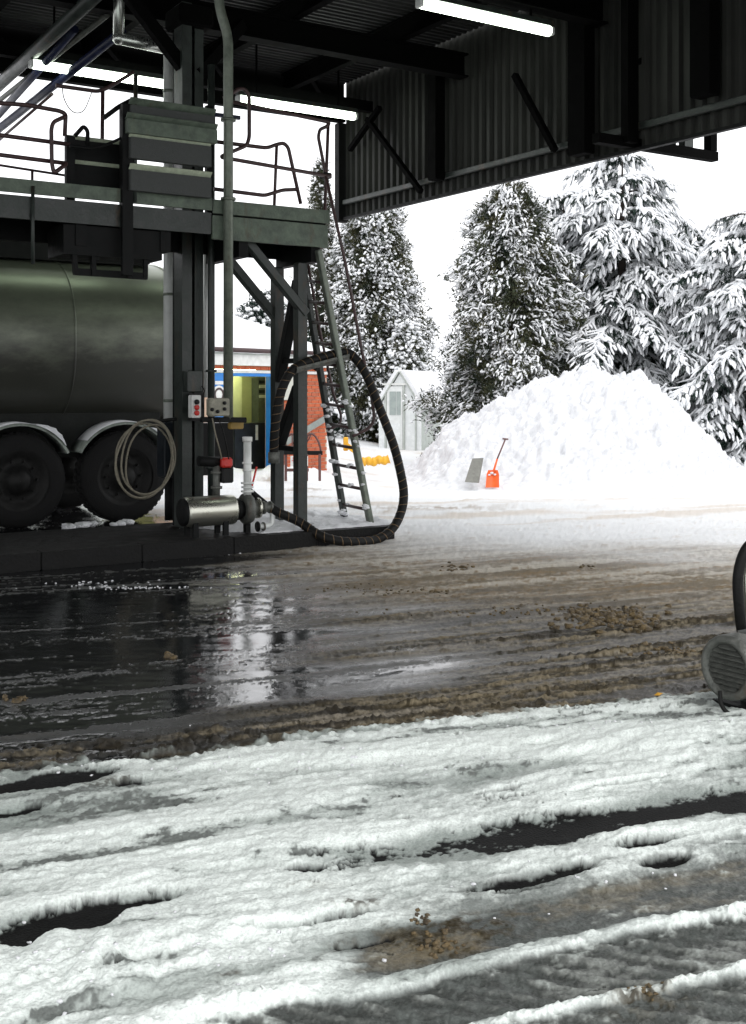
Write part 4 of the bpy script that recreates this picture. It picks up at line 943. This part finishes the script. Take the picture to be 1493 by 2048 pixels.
# tubular rack by the wall
tr_ = thing('cart_rack', 'brown tubular rack with two arches standing by the brick wall', 'rack', pix(605, 945, 20.2))
def rk(pts, r=.018, nm='arch'):
    m = MB(); m.tube(smooth_path([pix(x, y, 20.2+.12*((x > 604))) for x, y in pts], 6), r, 8); part(tr_, nm, m, M['wood'])
rk([(570,906),(570,888),(577,872),(587,868),(597,874),(603,888),(603,906)]); rk([(612,888),(616,872),(624,868),(632,874),(640,890),(643,908)])
rk([(585,870),(585,906)], .012, 'strut'); rk([(588,870),(594,885),(602,889)], .012, 'strut'); rk([(622,870),(616,882),(608,887)], .012, 'strut')
m = MB(); m.bar(pix(564,905,20.15), pix(645,906,20.3), .07, .07); part(tr_, 'shelf_bar', m, M['dark'])
m = MB(); m.bar(pix(570,940,20.2), pix(618,940,20.25), .05, .05); part(tr_, 'lower_bar', m, M['wood'])
for x in (572, 614, 640):
    m = MB(); m.bar(pix(x,908,20.2), pix(x,962,20.2), .035, .035); part(tr_, 'leg', m, M['wood'])
sg = thing('warning_sign', 'white sign with red lettering hung on the brown rack', 'sign', pix(599, 932, 20.05))
m = MB(); m.boxa(pix(599,922,20.05), Vector((1,0,0)), Vector((0,1,0)), ZA, .15, .006, .085, .004); part(sg, 'plate', m, M['white'])
for k, (yv, wd) in enumerate(((916,.11), (921,.125), (926,.08))):                    # red illegible lines of print
    x = -wd
    while x < wd-.02:
        w_ = random.uniform(.010,.022); m = MB(); m.boxa(pix(599,yv,20.05)+Vector((x+w_/2,-.008,0)), Vector((1,0,0)), Vector((0,1,0)), ZA, w_/2, .0015, .012); part(sg, 'lettering', m, M['red']); x += w_+.008

# pale building far left behind the tanker
wb = thing('pale_building', 'pale industrial building behind the tanker at the far left', 'building', Vector((-11.5, 33, -.1)))
m = MB(); m.boxa(Vector((-13.3, 35, 2.0)), Vector((1,0,0)), Vector((0,1,0)), ZA, 4.8, 3, 2.6); part(wb, 'wall', m, mat('pale_cladding', (.55,.58,.55), (.48,.51,.48), .6, 0, 1.5, stretch=(6,1,.2)))
m = MB(); m.boxa(Vector((-13.3, 35, 4.68)), Vector((1,0,0)), Vector((0,1,0)), ZA, 5.0, 3.2, .08); part(wb, 'roof', m, M['snow'])

# ================================================================== SHED
shd = thing('garden_shed', 'small pale shed with snow roof and glazed door behind the snow pile', 'shed', Vector((.88, 38, -.4)))
ga = R(20); re = Vector((math.sin(ga), math.cos(ga), 0)); rx_ = Vector((math.cos(ga), -math.sin(ga), 0)); so_ = Vector((pix(800,HY,38).x, 38, 0))
def sp(x, l, z): return so_ + rx_*x + re*l + ZA*z
HWD, ZE, ZP, SL = .72, 1.0, 2.12, 3.9
m = MB(); m.add([sp(-HWD,0,-.5), sp(HWD,0,-.5), sp(HWD,0,ZE), sp(0,0,ZP), sp(-HWD,0,ZE), sp(-HWD,.05,-.5), sp(HWD,.05,-.5), sp(HWD,.05,ZE), sp(0,.05,ZP), sp(-HWD,.05,ZE)],
      [(0,1,2,3,4), (9,8,7,6,5), (0,5,6,1), (1,6,7,2), (2,7,8,3), (3,8,9,4), (4,9,5,0)]); part(shd, 'gable_wall', m, M['glass'])
for e, nm in ((1,'side_wall'), (-1,'side_wall')):
    m = MB(); m.boxa(sp(e*(HWD-.02), SL/2+.03, (ZE-.5)/2), rx_, re, ZA, .02, SL/2-.03, (ZE+.5)/2); part(shd, nm, m, M['shedwall'])
m = MB(); m.boxa(sp(0, SL, .3), rx_, re, ZA, HWD-.05, .02, .8); part(shd, 'back_wall', m, M['shedwall'])
for e in (1, -1):
    a_, b_ = sp(0, SL/2, ZP+.05), sp(e*(HWD+.1), SL/2, ZE-.10); c_ = (a_+b_)/2; t = (b_-a_); tl = t.length; t.normalize(); nn = re.cross(t).normalized(); nn = nn if nn.z > 0 else -nn
    m = MB(); m.boxa(c_+nn*.02, t, re, nn, tl/2, SL/2+.08, .02); part(shd, 'roof', m, M['shedwall'])
    m = MB(); m.boxa(c_+nn*.10, t, re, nn, tl/2-.01, SL/2+.06, .06, .05); part(shd, 'roof_snow', m, M['snow'])
dr = MB(); dr.boxa(sp(-.16, -.03, .68), rx_, re, ZA, .27, .02, 1.02, .01); dro = part(shd, 'door', dr, mat('shed_door', (.70,.72,.71), (.6,.62,.61)))
for (x, zc, hw, hh) in ((-.22, 1.15, .11, .38), (-.02, 1.15, .07, .38), (-.16, .15, .19, .35)):
    m = MB(); m.boxa(sp(x, -.055, zc), rx_, re, ZA, hw, .006, hh); link('door_pane', m.mesh('door_pane', M['pane'] if zc > 1 else M['glass'], wloc(shd)), dro)
for x in (-.47, .15):
    m = MB(); m.boxa(sp(x, -.03, .68), rx_, re, ZA, .03, .03, 1.06); part(shd, 'door_post', m, M['shedwall'])
m = MB(); m.boxa(sp(-.16, -.03, 1.77), rx_, re, ZA, .42, .035, .03); part(shd, 'door_head', m, M['white'])
m = MB(); m.boxa(sp(.55, -.03, .25), rx_, re, ZA, .02, .02, .75); part(shd, 'corner_trim', m, M['shedwall'])

# ================================================================== SMALL YARD THINGS
shv = thing('snow_shovel', 'orange snow shovel with dark handle leaning on the snow pile', 'shovel', pix(986, 975, 22.2))
bt, bb_ = pix(986, 940, 22.34), pix(985, 975, 22.2)
gx, gy = 9, 9; vs = []; fs = []
for i in range(gy):
    v_ = i/(gy-1); wd = .128*(1 - .10*v_ if v_ < .75 else .93-.9*(v_-.75)); c = bb_.lerp(bt, v_)
    for j in range(gx):
        u_ = j/(gx-1)*2-1; vs.append(c + Vector((u_*wd, -.05*u_*u_ + .03*(1-v_) , 0)))
nv = len(vs); vs += [p + Vector((0,.008,0)) for p in vs]
for i in range(gy-1):
    for j in range(gx-1):
        a = i*gx+j; fs += [(a, a+1, a+gx+1, a+gx), (nv+a, nv+a+gx, nv+a+gx+1, nv+a+1)]
m = MB(); m.add(vs, fs, True); part(shv, 'blade', m, M['orange'])
m = MB(); m.tube([pix(986,948,22.30), pix(995,918,22.36)], [.022,.018], 10); part(shv, 'socket', m, M['orange'])
m = MB(); m.tube([pix(994,920,22.36), pix(1011,879,22.5)], .015, 10); part(shv, 'shaft', m, M['wood'])
m = MB(); m.tube([pix(1005.5,877.5,22.5), pix(1017,878.5,22.5)], .016, 10); part(shv, 'grip', m, M['wood'])
snowbits(shv, [pix(984,946,22.28), pix(990,949,22.27), pix(979,950,22.27)], .035, seed=500)
m = MB(); q = [pix(945,917,22.5), pix(966,916,22.55), pix(957,966,22.1), pix(930,964,22.05)]
th_ = Vector((.02,.05,.0)); m.add(q+[p+th_ for p in q], [(0,1,2,3),(7,6,5,4),(0,4,5,1),(1,5,6,2),(2,6,7,3),(3,7,4,0)])
single('grey_board', 'weathered grey board leaning in the snow pile left of the shovel', 'board', m, M['slab'])
m = MB(); pts = [pix(x, y, 23.5) for x, y in ((726,924),(735,922),(746,924),(757,920),(768,921),(779,918))]
m.tube(smooth_path(pts, 5), [ .085 + .012*math.sin(i*1.3) for i in range(26)], 12); yb = single('yellow_bag', 'long lumpy yellow plastic bag lying on the snow behind the ladder', 'bag', m, M['yellow'])
m = MB(); m.boxa(pix(692, 888, 23.8), Vector((1,0,0)), Vector((0,1,0)), ZA, .05, .04, .14, .02); m.boxa(pix(703, 897, 23.7), Vector((.8,0,-.6)), Vector((0,1,0)), Vector((.6,0,.8)), .12, .04, .05, .02)
single('yellow_scoop', 'small bent yellow piece in the snow between the ladder rails', 'scoop', m, M['yellow'])
pl = pix(1316, 1402, EYE*FPX/(1402-HY)); pl.z = gz(pl.x, pl.y)+.012
m = MB(); m.add([pl+Vector((-.022,-.01,0)), pl+Vector((.0,-.03,.004)), pl+Vector((.026,0,.008)), pl+Vector((.004,.03,.002)), pl+Vector((.0,.0,.012))], [(0,1,4),(1,2,4),(2,3,4),(3,0,4)])
single('yellow_leaf', 'tiny yellow leaf on the slush left of the pump motor', 'leaf', m, M['yellow'])
def clods(name, regs, material, seed):
    rng = random.Random(seed); m = MB()
    for (px, py, wx, wy, n, r0, r1) in regs:
        for k in range(n):
            x = rng.gauss(px, wx); y = rng.gauss(py, wy); y = max(y, 1100)
            p = pix(x, y, EYE*FPX/(y-HY)); p.z = gz(p.x, p.y); r = rng.uniform(r0, r1)
            v_, f_ = blob(p + ZA*r*.05, r*rng.uniform(.8,1.4), r*rng.uniform(.8,1.3), r*rng.uniform(.6,.9), rng.randint(0, 99999), .42); m.add(v_, f_, True)
    o = link(name, m.mesh(name, material)); o['kind'] = 'stuff'; return o
clods('dirty_slush_clods', [(1215,1238,48,11,120,.010,.034), (1150,1222,60,5,60,.006,.018), (1275,1252,26,8,34,.010,.032), (905,1140,22,5,22,.008,.022), (1175,1140,10,3,8,.008,.016), (830,1188,60,3,40,.005,.014), (1310,1305,40,5,40,.006,.018),
     (345,1312,9,3,7,.012,.022), (30,1400,12,3,7,.012,.022), (1020,1228,120,4,50,.005,.012), (700,1180,70,4,40,.004,.011), (880,1905,26,14,26,.004,.010), (840,1862,14,10,14,.004,.010), (1290,2008,14,6,14,.003,.008)], M['clod'], 5)
clods('snow_crumbs', [(250,1960,200,60,50,.003,.007), (600,1545,240,14,40,.003,.007), (1150,1462,220,10,40,.003,.007), (1130,1770,130,40,16,.003,.006), (250,1175,70,2,60,.005,.009), (230,1166,60,2,14,.006,.010), (300,1108,90,3,16,.005,.008)], M['snow'], 6)

# ================================================================== TREES
def spindles(P0, P1, r0, rng, flat=.7, n=6):
    """many lumpy spindles from P0 to P1 (K,3); returns verts, quads"""
    K = len(P0); ax = P1-P0; ln = np.linalg.norm(ax, axis=1, keepdims=True)+1e-6; t = ax/ln
    up = np.tile(np.array([[0,0,1.]]), (K,1)); x = np.cross(t, up); nx = np.linalg.norm(x, axis=1, keepdims=True); x = np.where(nx < 1e-3, np.array([[1.,0,0]]), x/np.maximum(nx, 1e-3)); z = np.cross(x, t)
    rings = np.array([0., .18, .5, .82, 1.0]); prof = np.array([.12, .8, 1.0, .72, .1]); V_ = []
    for q, pr in zip(rings, prof):
        c = P0 + ax*q
        for j in range(n):
            an = 2*np.pi*j/n; jit = 1 + rng.uniform(-.42, .42, (K,1))
            V_.append(c + (x*np.cos(an) + z*np.sin(an)*flat)*r0[:,None]*pr*jit)
    V_ = np.stack(V_, 1)                           # K, 5n, 3
    f = []
    for i in range(4):
        for j in range(n): f.append((i*n+j, i*n+(j+1)%n, (i+1)*n+(j+1)%n, (i+1)*n+j))
    f = np.array(f)[None] + (np.arange(K)*5*n)[:,None,None]
    return V_.reshape(-1,3), f.reshape(-1,4)
def blades(P, D, ln, wd, rng):
    """bent leaf blades: root P, direction D (K,3)"""
    K = len(P); D = D/np.maximum(np.linalg.norm(D, axis=1, keepdims=True), 1e-6)
    r = rng.normal(size=(K,3)); x = np.cross(D, r); x /= np.maximum(np.linalg.norm(x, axis=1, keepdims=True), 1e-6)
    m_ = P + D*ln[:,None]*.55; e = P + D*ln[:,None] + np.array([0,0,-1.])*ln[:,None]*.18; w_ = wd[:,None]
    V_ = np.stack([P-x*w_*.4, P+x*w_*.4, m_+x*w_, m_-x*w_, e+x*w_*.25, e-x*w_*.25], 1)
    f = np.array([(0,1,2,3),(3,2,4,5)])[None] + (np.arange(K)*6)[:,None,None]
    return V_.reshape(-1,3), f.reshape(-1,4)
def tree_thing(name, label, base, H, group='snow laden conifers behind the yard'):
    o = thing(name, label, 'tree', base, group)
    m = MB(); m.tube([base, base+ZA*H*.5, base+ZA*H*.97], [H*.022+.04, H*.014+.02, .012], 10); part(o, 'trunk', m, M['bark']); return o
def fir(label, base, H, Rd, seed, zlow=.06, snowy=.9, levels=17, droop=.5, dens=1.0, pw=.62):
    rng = np.random.default_rng(seed); o = tree_thing('fir_tree', label, base, H); B = np.array(base)
    GP, GD, GL, GW, S0, S1, SR = [], [], [], [], [], [], []; lim = MB()
    for i in range(levels):
        zf = zlow + (1-zlow)*(i/(levels-.3))**.95
        Lm = Rd*(1-zf)**pw*(1+.16*math.sin(zf*17+seed)) + .12
        nb = max(5, int((11 - 5*zf)*dens))
        for k in range(nb):
            az = 2*np.pi*(k+rng.uniform(-.35,.35))/nb + i*1.1; Lb = Lm*rng.uniform(.55, 1.15)*(1+.14*math.sin(2*az+seed))
            z0 = zf*H + rng.uniform(-.22,.22); d_ = np.array([np.cos(az), np.sin(az), 0]); sd_ = np.array([-np.sin(az), np.cos(az), 0])
            rise = .30*(zf) + .05
            bp_ = lambda q: B + np.array([0,0,z0]) + d_*Lb*q + np.array([0,0,1.])*Lb*(rise*q - droop*q*q)
            if i % 2 == 0 and k % 2 == 0: lim.tube([Vector(bp_(q)) for q in (0,.35,.7,.98)], [.03,.022,.014,.006], 5)
            nq = int(max(5, Lb/.16))
            for q in np.linspace(.22, 1.0, nq):
                p = bp_(q)
                for sgn in (-1, 1, 0):
                    if sgn == 0 and rng.random() > .5: continue
                    tl = (.20 + .34*Lb*(1-q)*.8 + .12*rng.random())*rng.uniform(.75,1.2)
                    td = d_*rng.uniform(.55,1.0) + sd_*sgn*rng.uniform(.5,1.05) + np.array([0,0,-1.])*rng.uniform(.25,.85); td /= np.linalg.norm(td)
                    e = p + td*tl
                    nbl = 11
                    for b_ in range(nbl):
                        u_ = rng.random(); GP.append(p + td*tl*u_ + rng.normal(0,.02,3)); GD.append(td*.7 + rng.normal(0,.55,3) + np.array([0,0,-.75])); GL.append(rng.uniform(.08,.20)); GW.append(rng.uniform(.006,.016))
                    if rng.random() < snowy*(.35+.65*min(1, q*1.1))*(.45 + .55*min(1, zf*2.6)):
                        for kk in range(2):
                            S0.append(e + rng.normal(0,.05,3) + np.array([0,0,.03])); S1.append(S0[-1] + td*rng.uniform(.10,.26) + np.array([0,0,-rng.uniform(.06,.20)])); SR.append(rng.uniform(.022,.05))
                        S0.append(p + np.array([0,0,.035]) - td*.04); S1.append(p + td*tl*rng.uniform(.5,.85) + np.array([0,0,.02])); SR.append(rng.uniform(.03,.07)*(.8+.5*(1-q)))
                        S0.append(p + td*tl*rng.uniform(0,.4) + rng.normal(0,.06,3)); S1.append(S0[-1] + td*tl*rng.uniform(.4,.8) + rng.normal(0,.05,3)); SR.append(rng.uniform(.025,.055))
    v_, f_ = blades(np.array(GP), np.array(GD), np.array(GL), np.array(GW), rng)
    link('foliage', npmesh('foliage', v_-B, f_, M['fir'], False), o)['kind'] = 'stuff'
    v_, f_ = spindles(np.array(S0), np.array(S1), np.array(SR), rng)
    link('snow_load', npmesh('snow_load', v_-B, f_, M['treesnow'], True), o)['kind'] = 'stuff'
    part(o, 'branch_mass', lim, M['bark'], kind='stuff')
def cypress(label, base, H, Rd, seed, n=1500, snowy=.5, prof=None, blobr=(.05,.12), fol='cypress', lean=0, big=1.0):
    rng = np.random.default_rng(seed); o = tree_thing('cypress_tree', label, base, H); B = np.array(base)
    prof = prof or (lambda q: (1-q)**.62*min(1, .55+q*3))
    GP, GD, GL, GW, S0, S1, SR = [], [], [], [], [], [], []
    for k in range(n):
        q = rng.random()**1.25; az = rng.uniform(0, 2*np.pi); lob = 1 + .22*np.sin(az*3+q*9+seed) + .20*np.sin(az*5-q*19+seed) + .12*np.sin(az*2+q*37)
        r = Rd*prof(q)*lob*rng.uniform(.30, 1.0)**.45*(1 + .22*max(0, rng.normal(0,.6))); d_ = np.array([np.cos(az), np.sin(az), 0])
        p = B + d_*r + np.array([lean*q, 0, q*H + .05]); out_ = r/max(Rd*prof(q), .05)
        for b_ in range(20):
            GP.append(p + rng.normal(0, .085*big, 3)); GD.append(d_*.5 + rng.normal(0,.5,3) + np.array([0,0,.55])); GL.append(big*rng.uniform(.06,.17)); GW.append(big*rng.uniform(.008,.020))
        if rng.random() < snowy*(.4+.6*out_)*max(0, .62+.55*math.sin(az*4+q*13+seed)+.45*math.sin(az*9-q*29)+.3*math.sin(q*47+az*2)):
            for b_ in range(rng.integers(3, 10)):
                c = p + rng.normal(0,.10*big,3) + d_*.05; t_ = d_*rng.uniform(.02,.085)*big + rng.normal(0,.03,3) + np.array([0,0,-.03])
                S0.append(c+np.array([0,0,.04])-t_); S1.append(c+t_+np.array([0,0,.03])); SR.append(rng.uniform(*blobr))
    v_, f_ = blades(np.array(GP), np.array(GD), np.array(GL), np.array(GW), rng)
    link('foliage', npmesh('foliage', v_-B, f_, M[fol], False), o)['kind'] = 'stuff'
    v_, f_ = spindles(np.array(S0), np.array(S1), np.array(SR), rng, .8)
    link('snow_load', npmesh('snow_load', v_-B, f_, M['treesnow'], True), o)['kind'] = 'stuff'
def base_at(px, Y, z=-.4): return Vector(((px-CX)*Y/FPX, Y, z))
fir('tallest fir with snow covered boughs right of centre behind the snow pile', base_at(1245, 31), 8.4, 3.9, 101, dens=1.25, pw=.55)
fir('snowy fir squeezed between the bushy cypress and the tallest fir', base_at(1128, 32.0), 7.5, 3.0, 111, snowy=.85, pw=.55)
fir('broad low fir at the right edge bowed down by snow', base_at(1515, 28.6), 6.3, 3.6, 102, droop=.42, levels=15, dens=1.2, pw=.5)
fir('dark fir half hidden between the tallest fir and the right edge fir', base_at(1395, 33.0), 6.6, 3.4, 103, snowy=.75, pw=.6)
cypress('bushy snow speckled cypress just left of the tallest fir', base_at(1025, 29.2), 6.9, 1.72, 104, 4800, 1.5, blobr=(.012,.036), prof=lambda q: (1-q)**.42*min(1,.75+q*2))
cypress('low snowy shrub conifer at the left foot of the snow pile', base_at(955, 30.5), 2.0, .5, 107, 700, .8, blobr=(.03,.10))
cypress('dark cypress with snow lumps behind the ladder, below the canopy corner', base_at(748, 44), 9.9, 2.1, 105, 4600, 1.2, blobr=(.022,.06), big=1.2, prof=lambda q: (1-q)**.5*min(1,.7+q*2))
cypress('slim tall brownish cypress rising above the platform end', base_at(640, 45), 10.6, 1.5, 106, 1500, .45, blobr=(.02,.06), big=1.1, prof=lambda q: (1-q)**.9*min(1,.7+q*2)+.03)
cypress('low snowy conifer behind the brick building roof', base_at(530, 42), 5.2, 2.1, 108, 2200, .6, blobr=(.04,.11), big=1.35, prof=lambda q: (1-q)**.55, fol='fir')
cypress('snow smothered conifer behind the shed, right of the dark cypress', base_at(812, 42.5), 4.3, 1.0, 109, 1100, .95, blobr=(.035,.09), big=1.3)
# far snowy scrub on the hillside
rng = np.random.default_rng(5); GP, GD, GL, GW, S0, S1, SR = [], [], [], [], [], [], []
for k in range(420):
    x = rng.uniform(-90, 110); y = rng.uniform(70, 330)
    hz_ = -.4 if y < 130 else None
    if hz_ is None:
        ht = (y-130)/420; hz_ = -2 + 24*float(ss(0,1,np.array(ht)))**.8
    R_ = rng.uniform(1.2, 3.2)
    for b_ in range(26):
        c = np.array([x, y, hz_]) + np.array([rng.normal(0,R_*.45), rng.normal(0,R_*.3), abs(rng.normal(0, R_*.55))]); 
        GP.append(c); GD.append(rng.normal(0,.5,3)+np.array([0,0,.8])); GL.append(rng.uniform(.5,1.4)); GW.append(rng.uniform(.03,.10))
        if rng.random() < .55: S0.append(c); S1.append(c+rng.normal(0,.4,3)+np.array([.2,0,.1])); SR.append(rng.uniform(.15,.45))
v1, f1 = blades(np.array(GP), np.array(GD), np.array(GL), np.array(GW), rng); v2, f2 = spindles(np.array(S0), np.array(S1), np.array(SR), rng)
fo = link('snowy_scrub', npmesh('snowy_scrub', np.concatenate([v1, v2]), np.concatenate([f1, f2+len(v1)]), M['twig'], True)); fo['kind'] = 'stuff'
fo.data.materials.append(M['treesnow']); mi = np.zeros(len(f1)+len(f2), dtype=np.int32); mi[len(f1):] = 1; fo.data.polygons.foreach_set('material_index', mi)
print('bricks', nb, 'tris', sum(len(o.data.polygons) for o in SC.objects if o.type == 'MESH')*2)
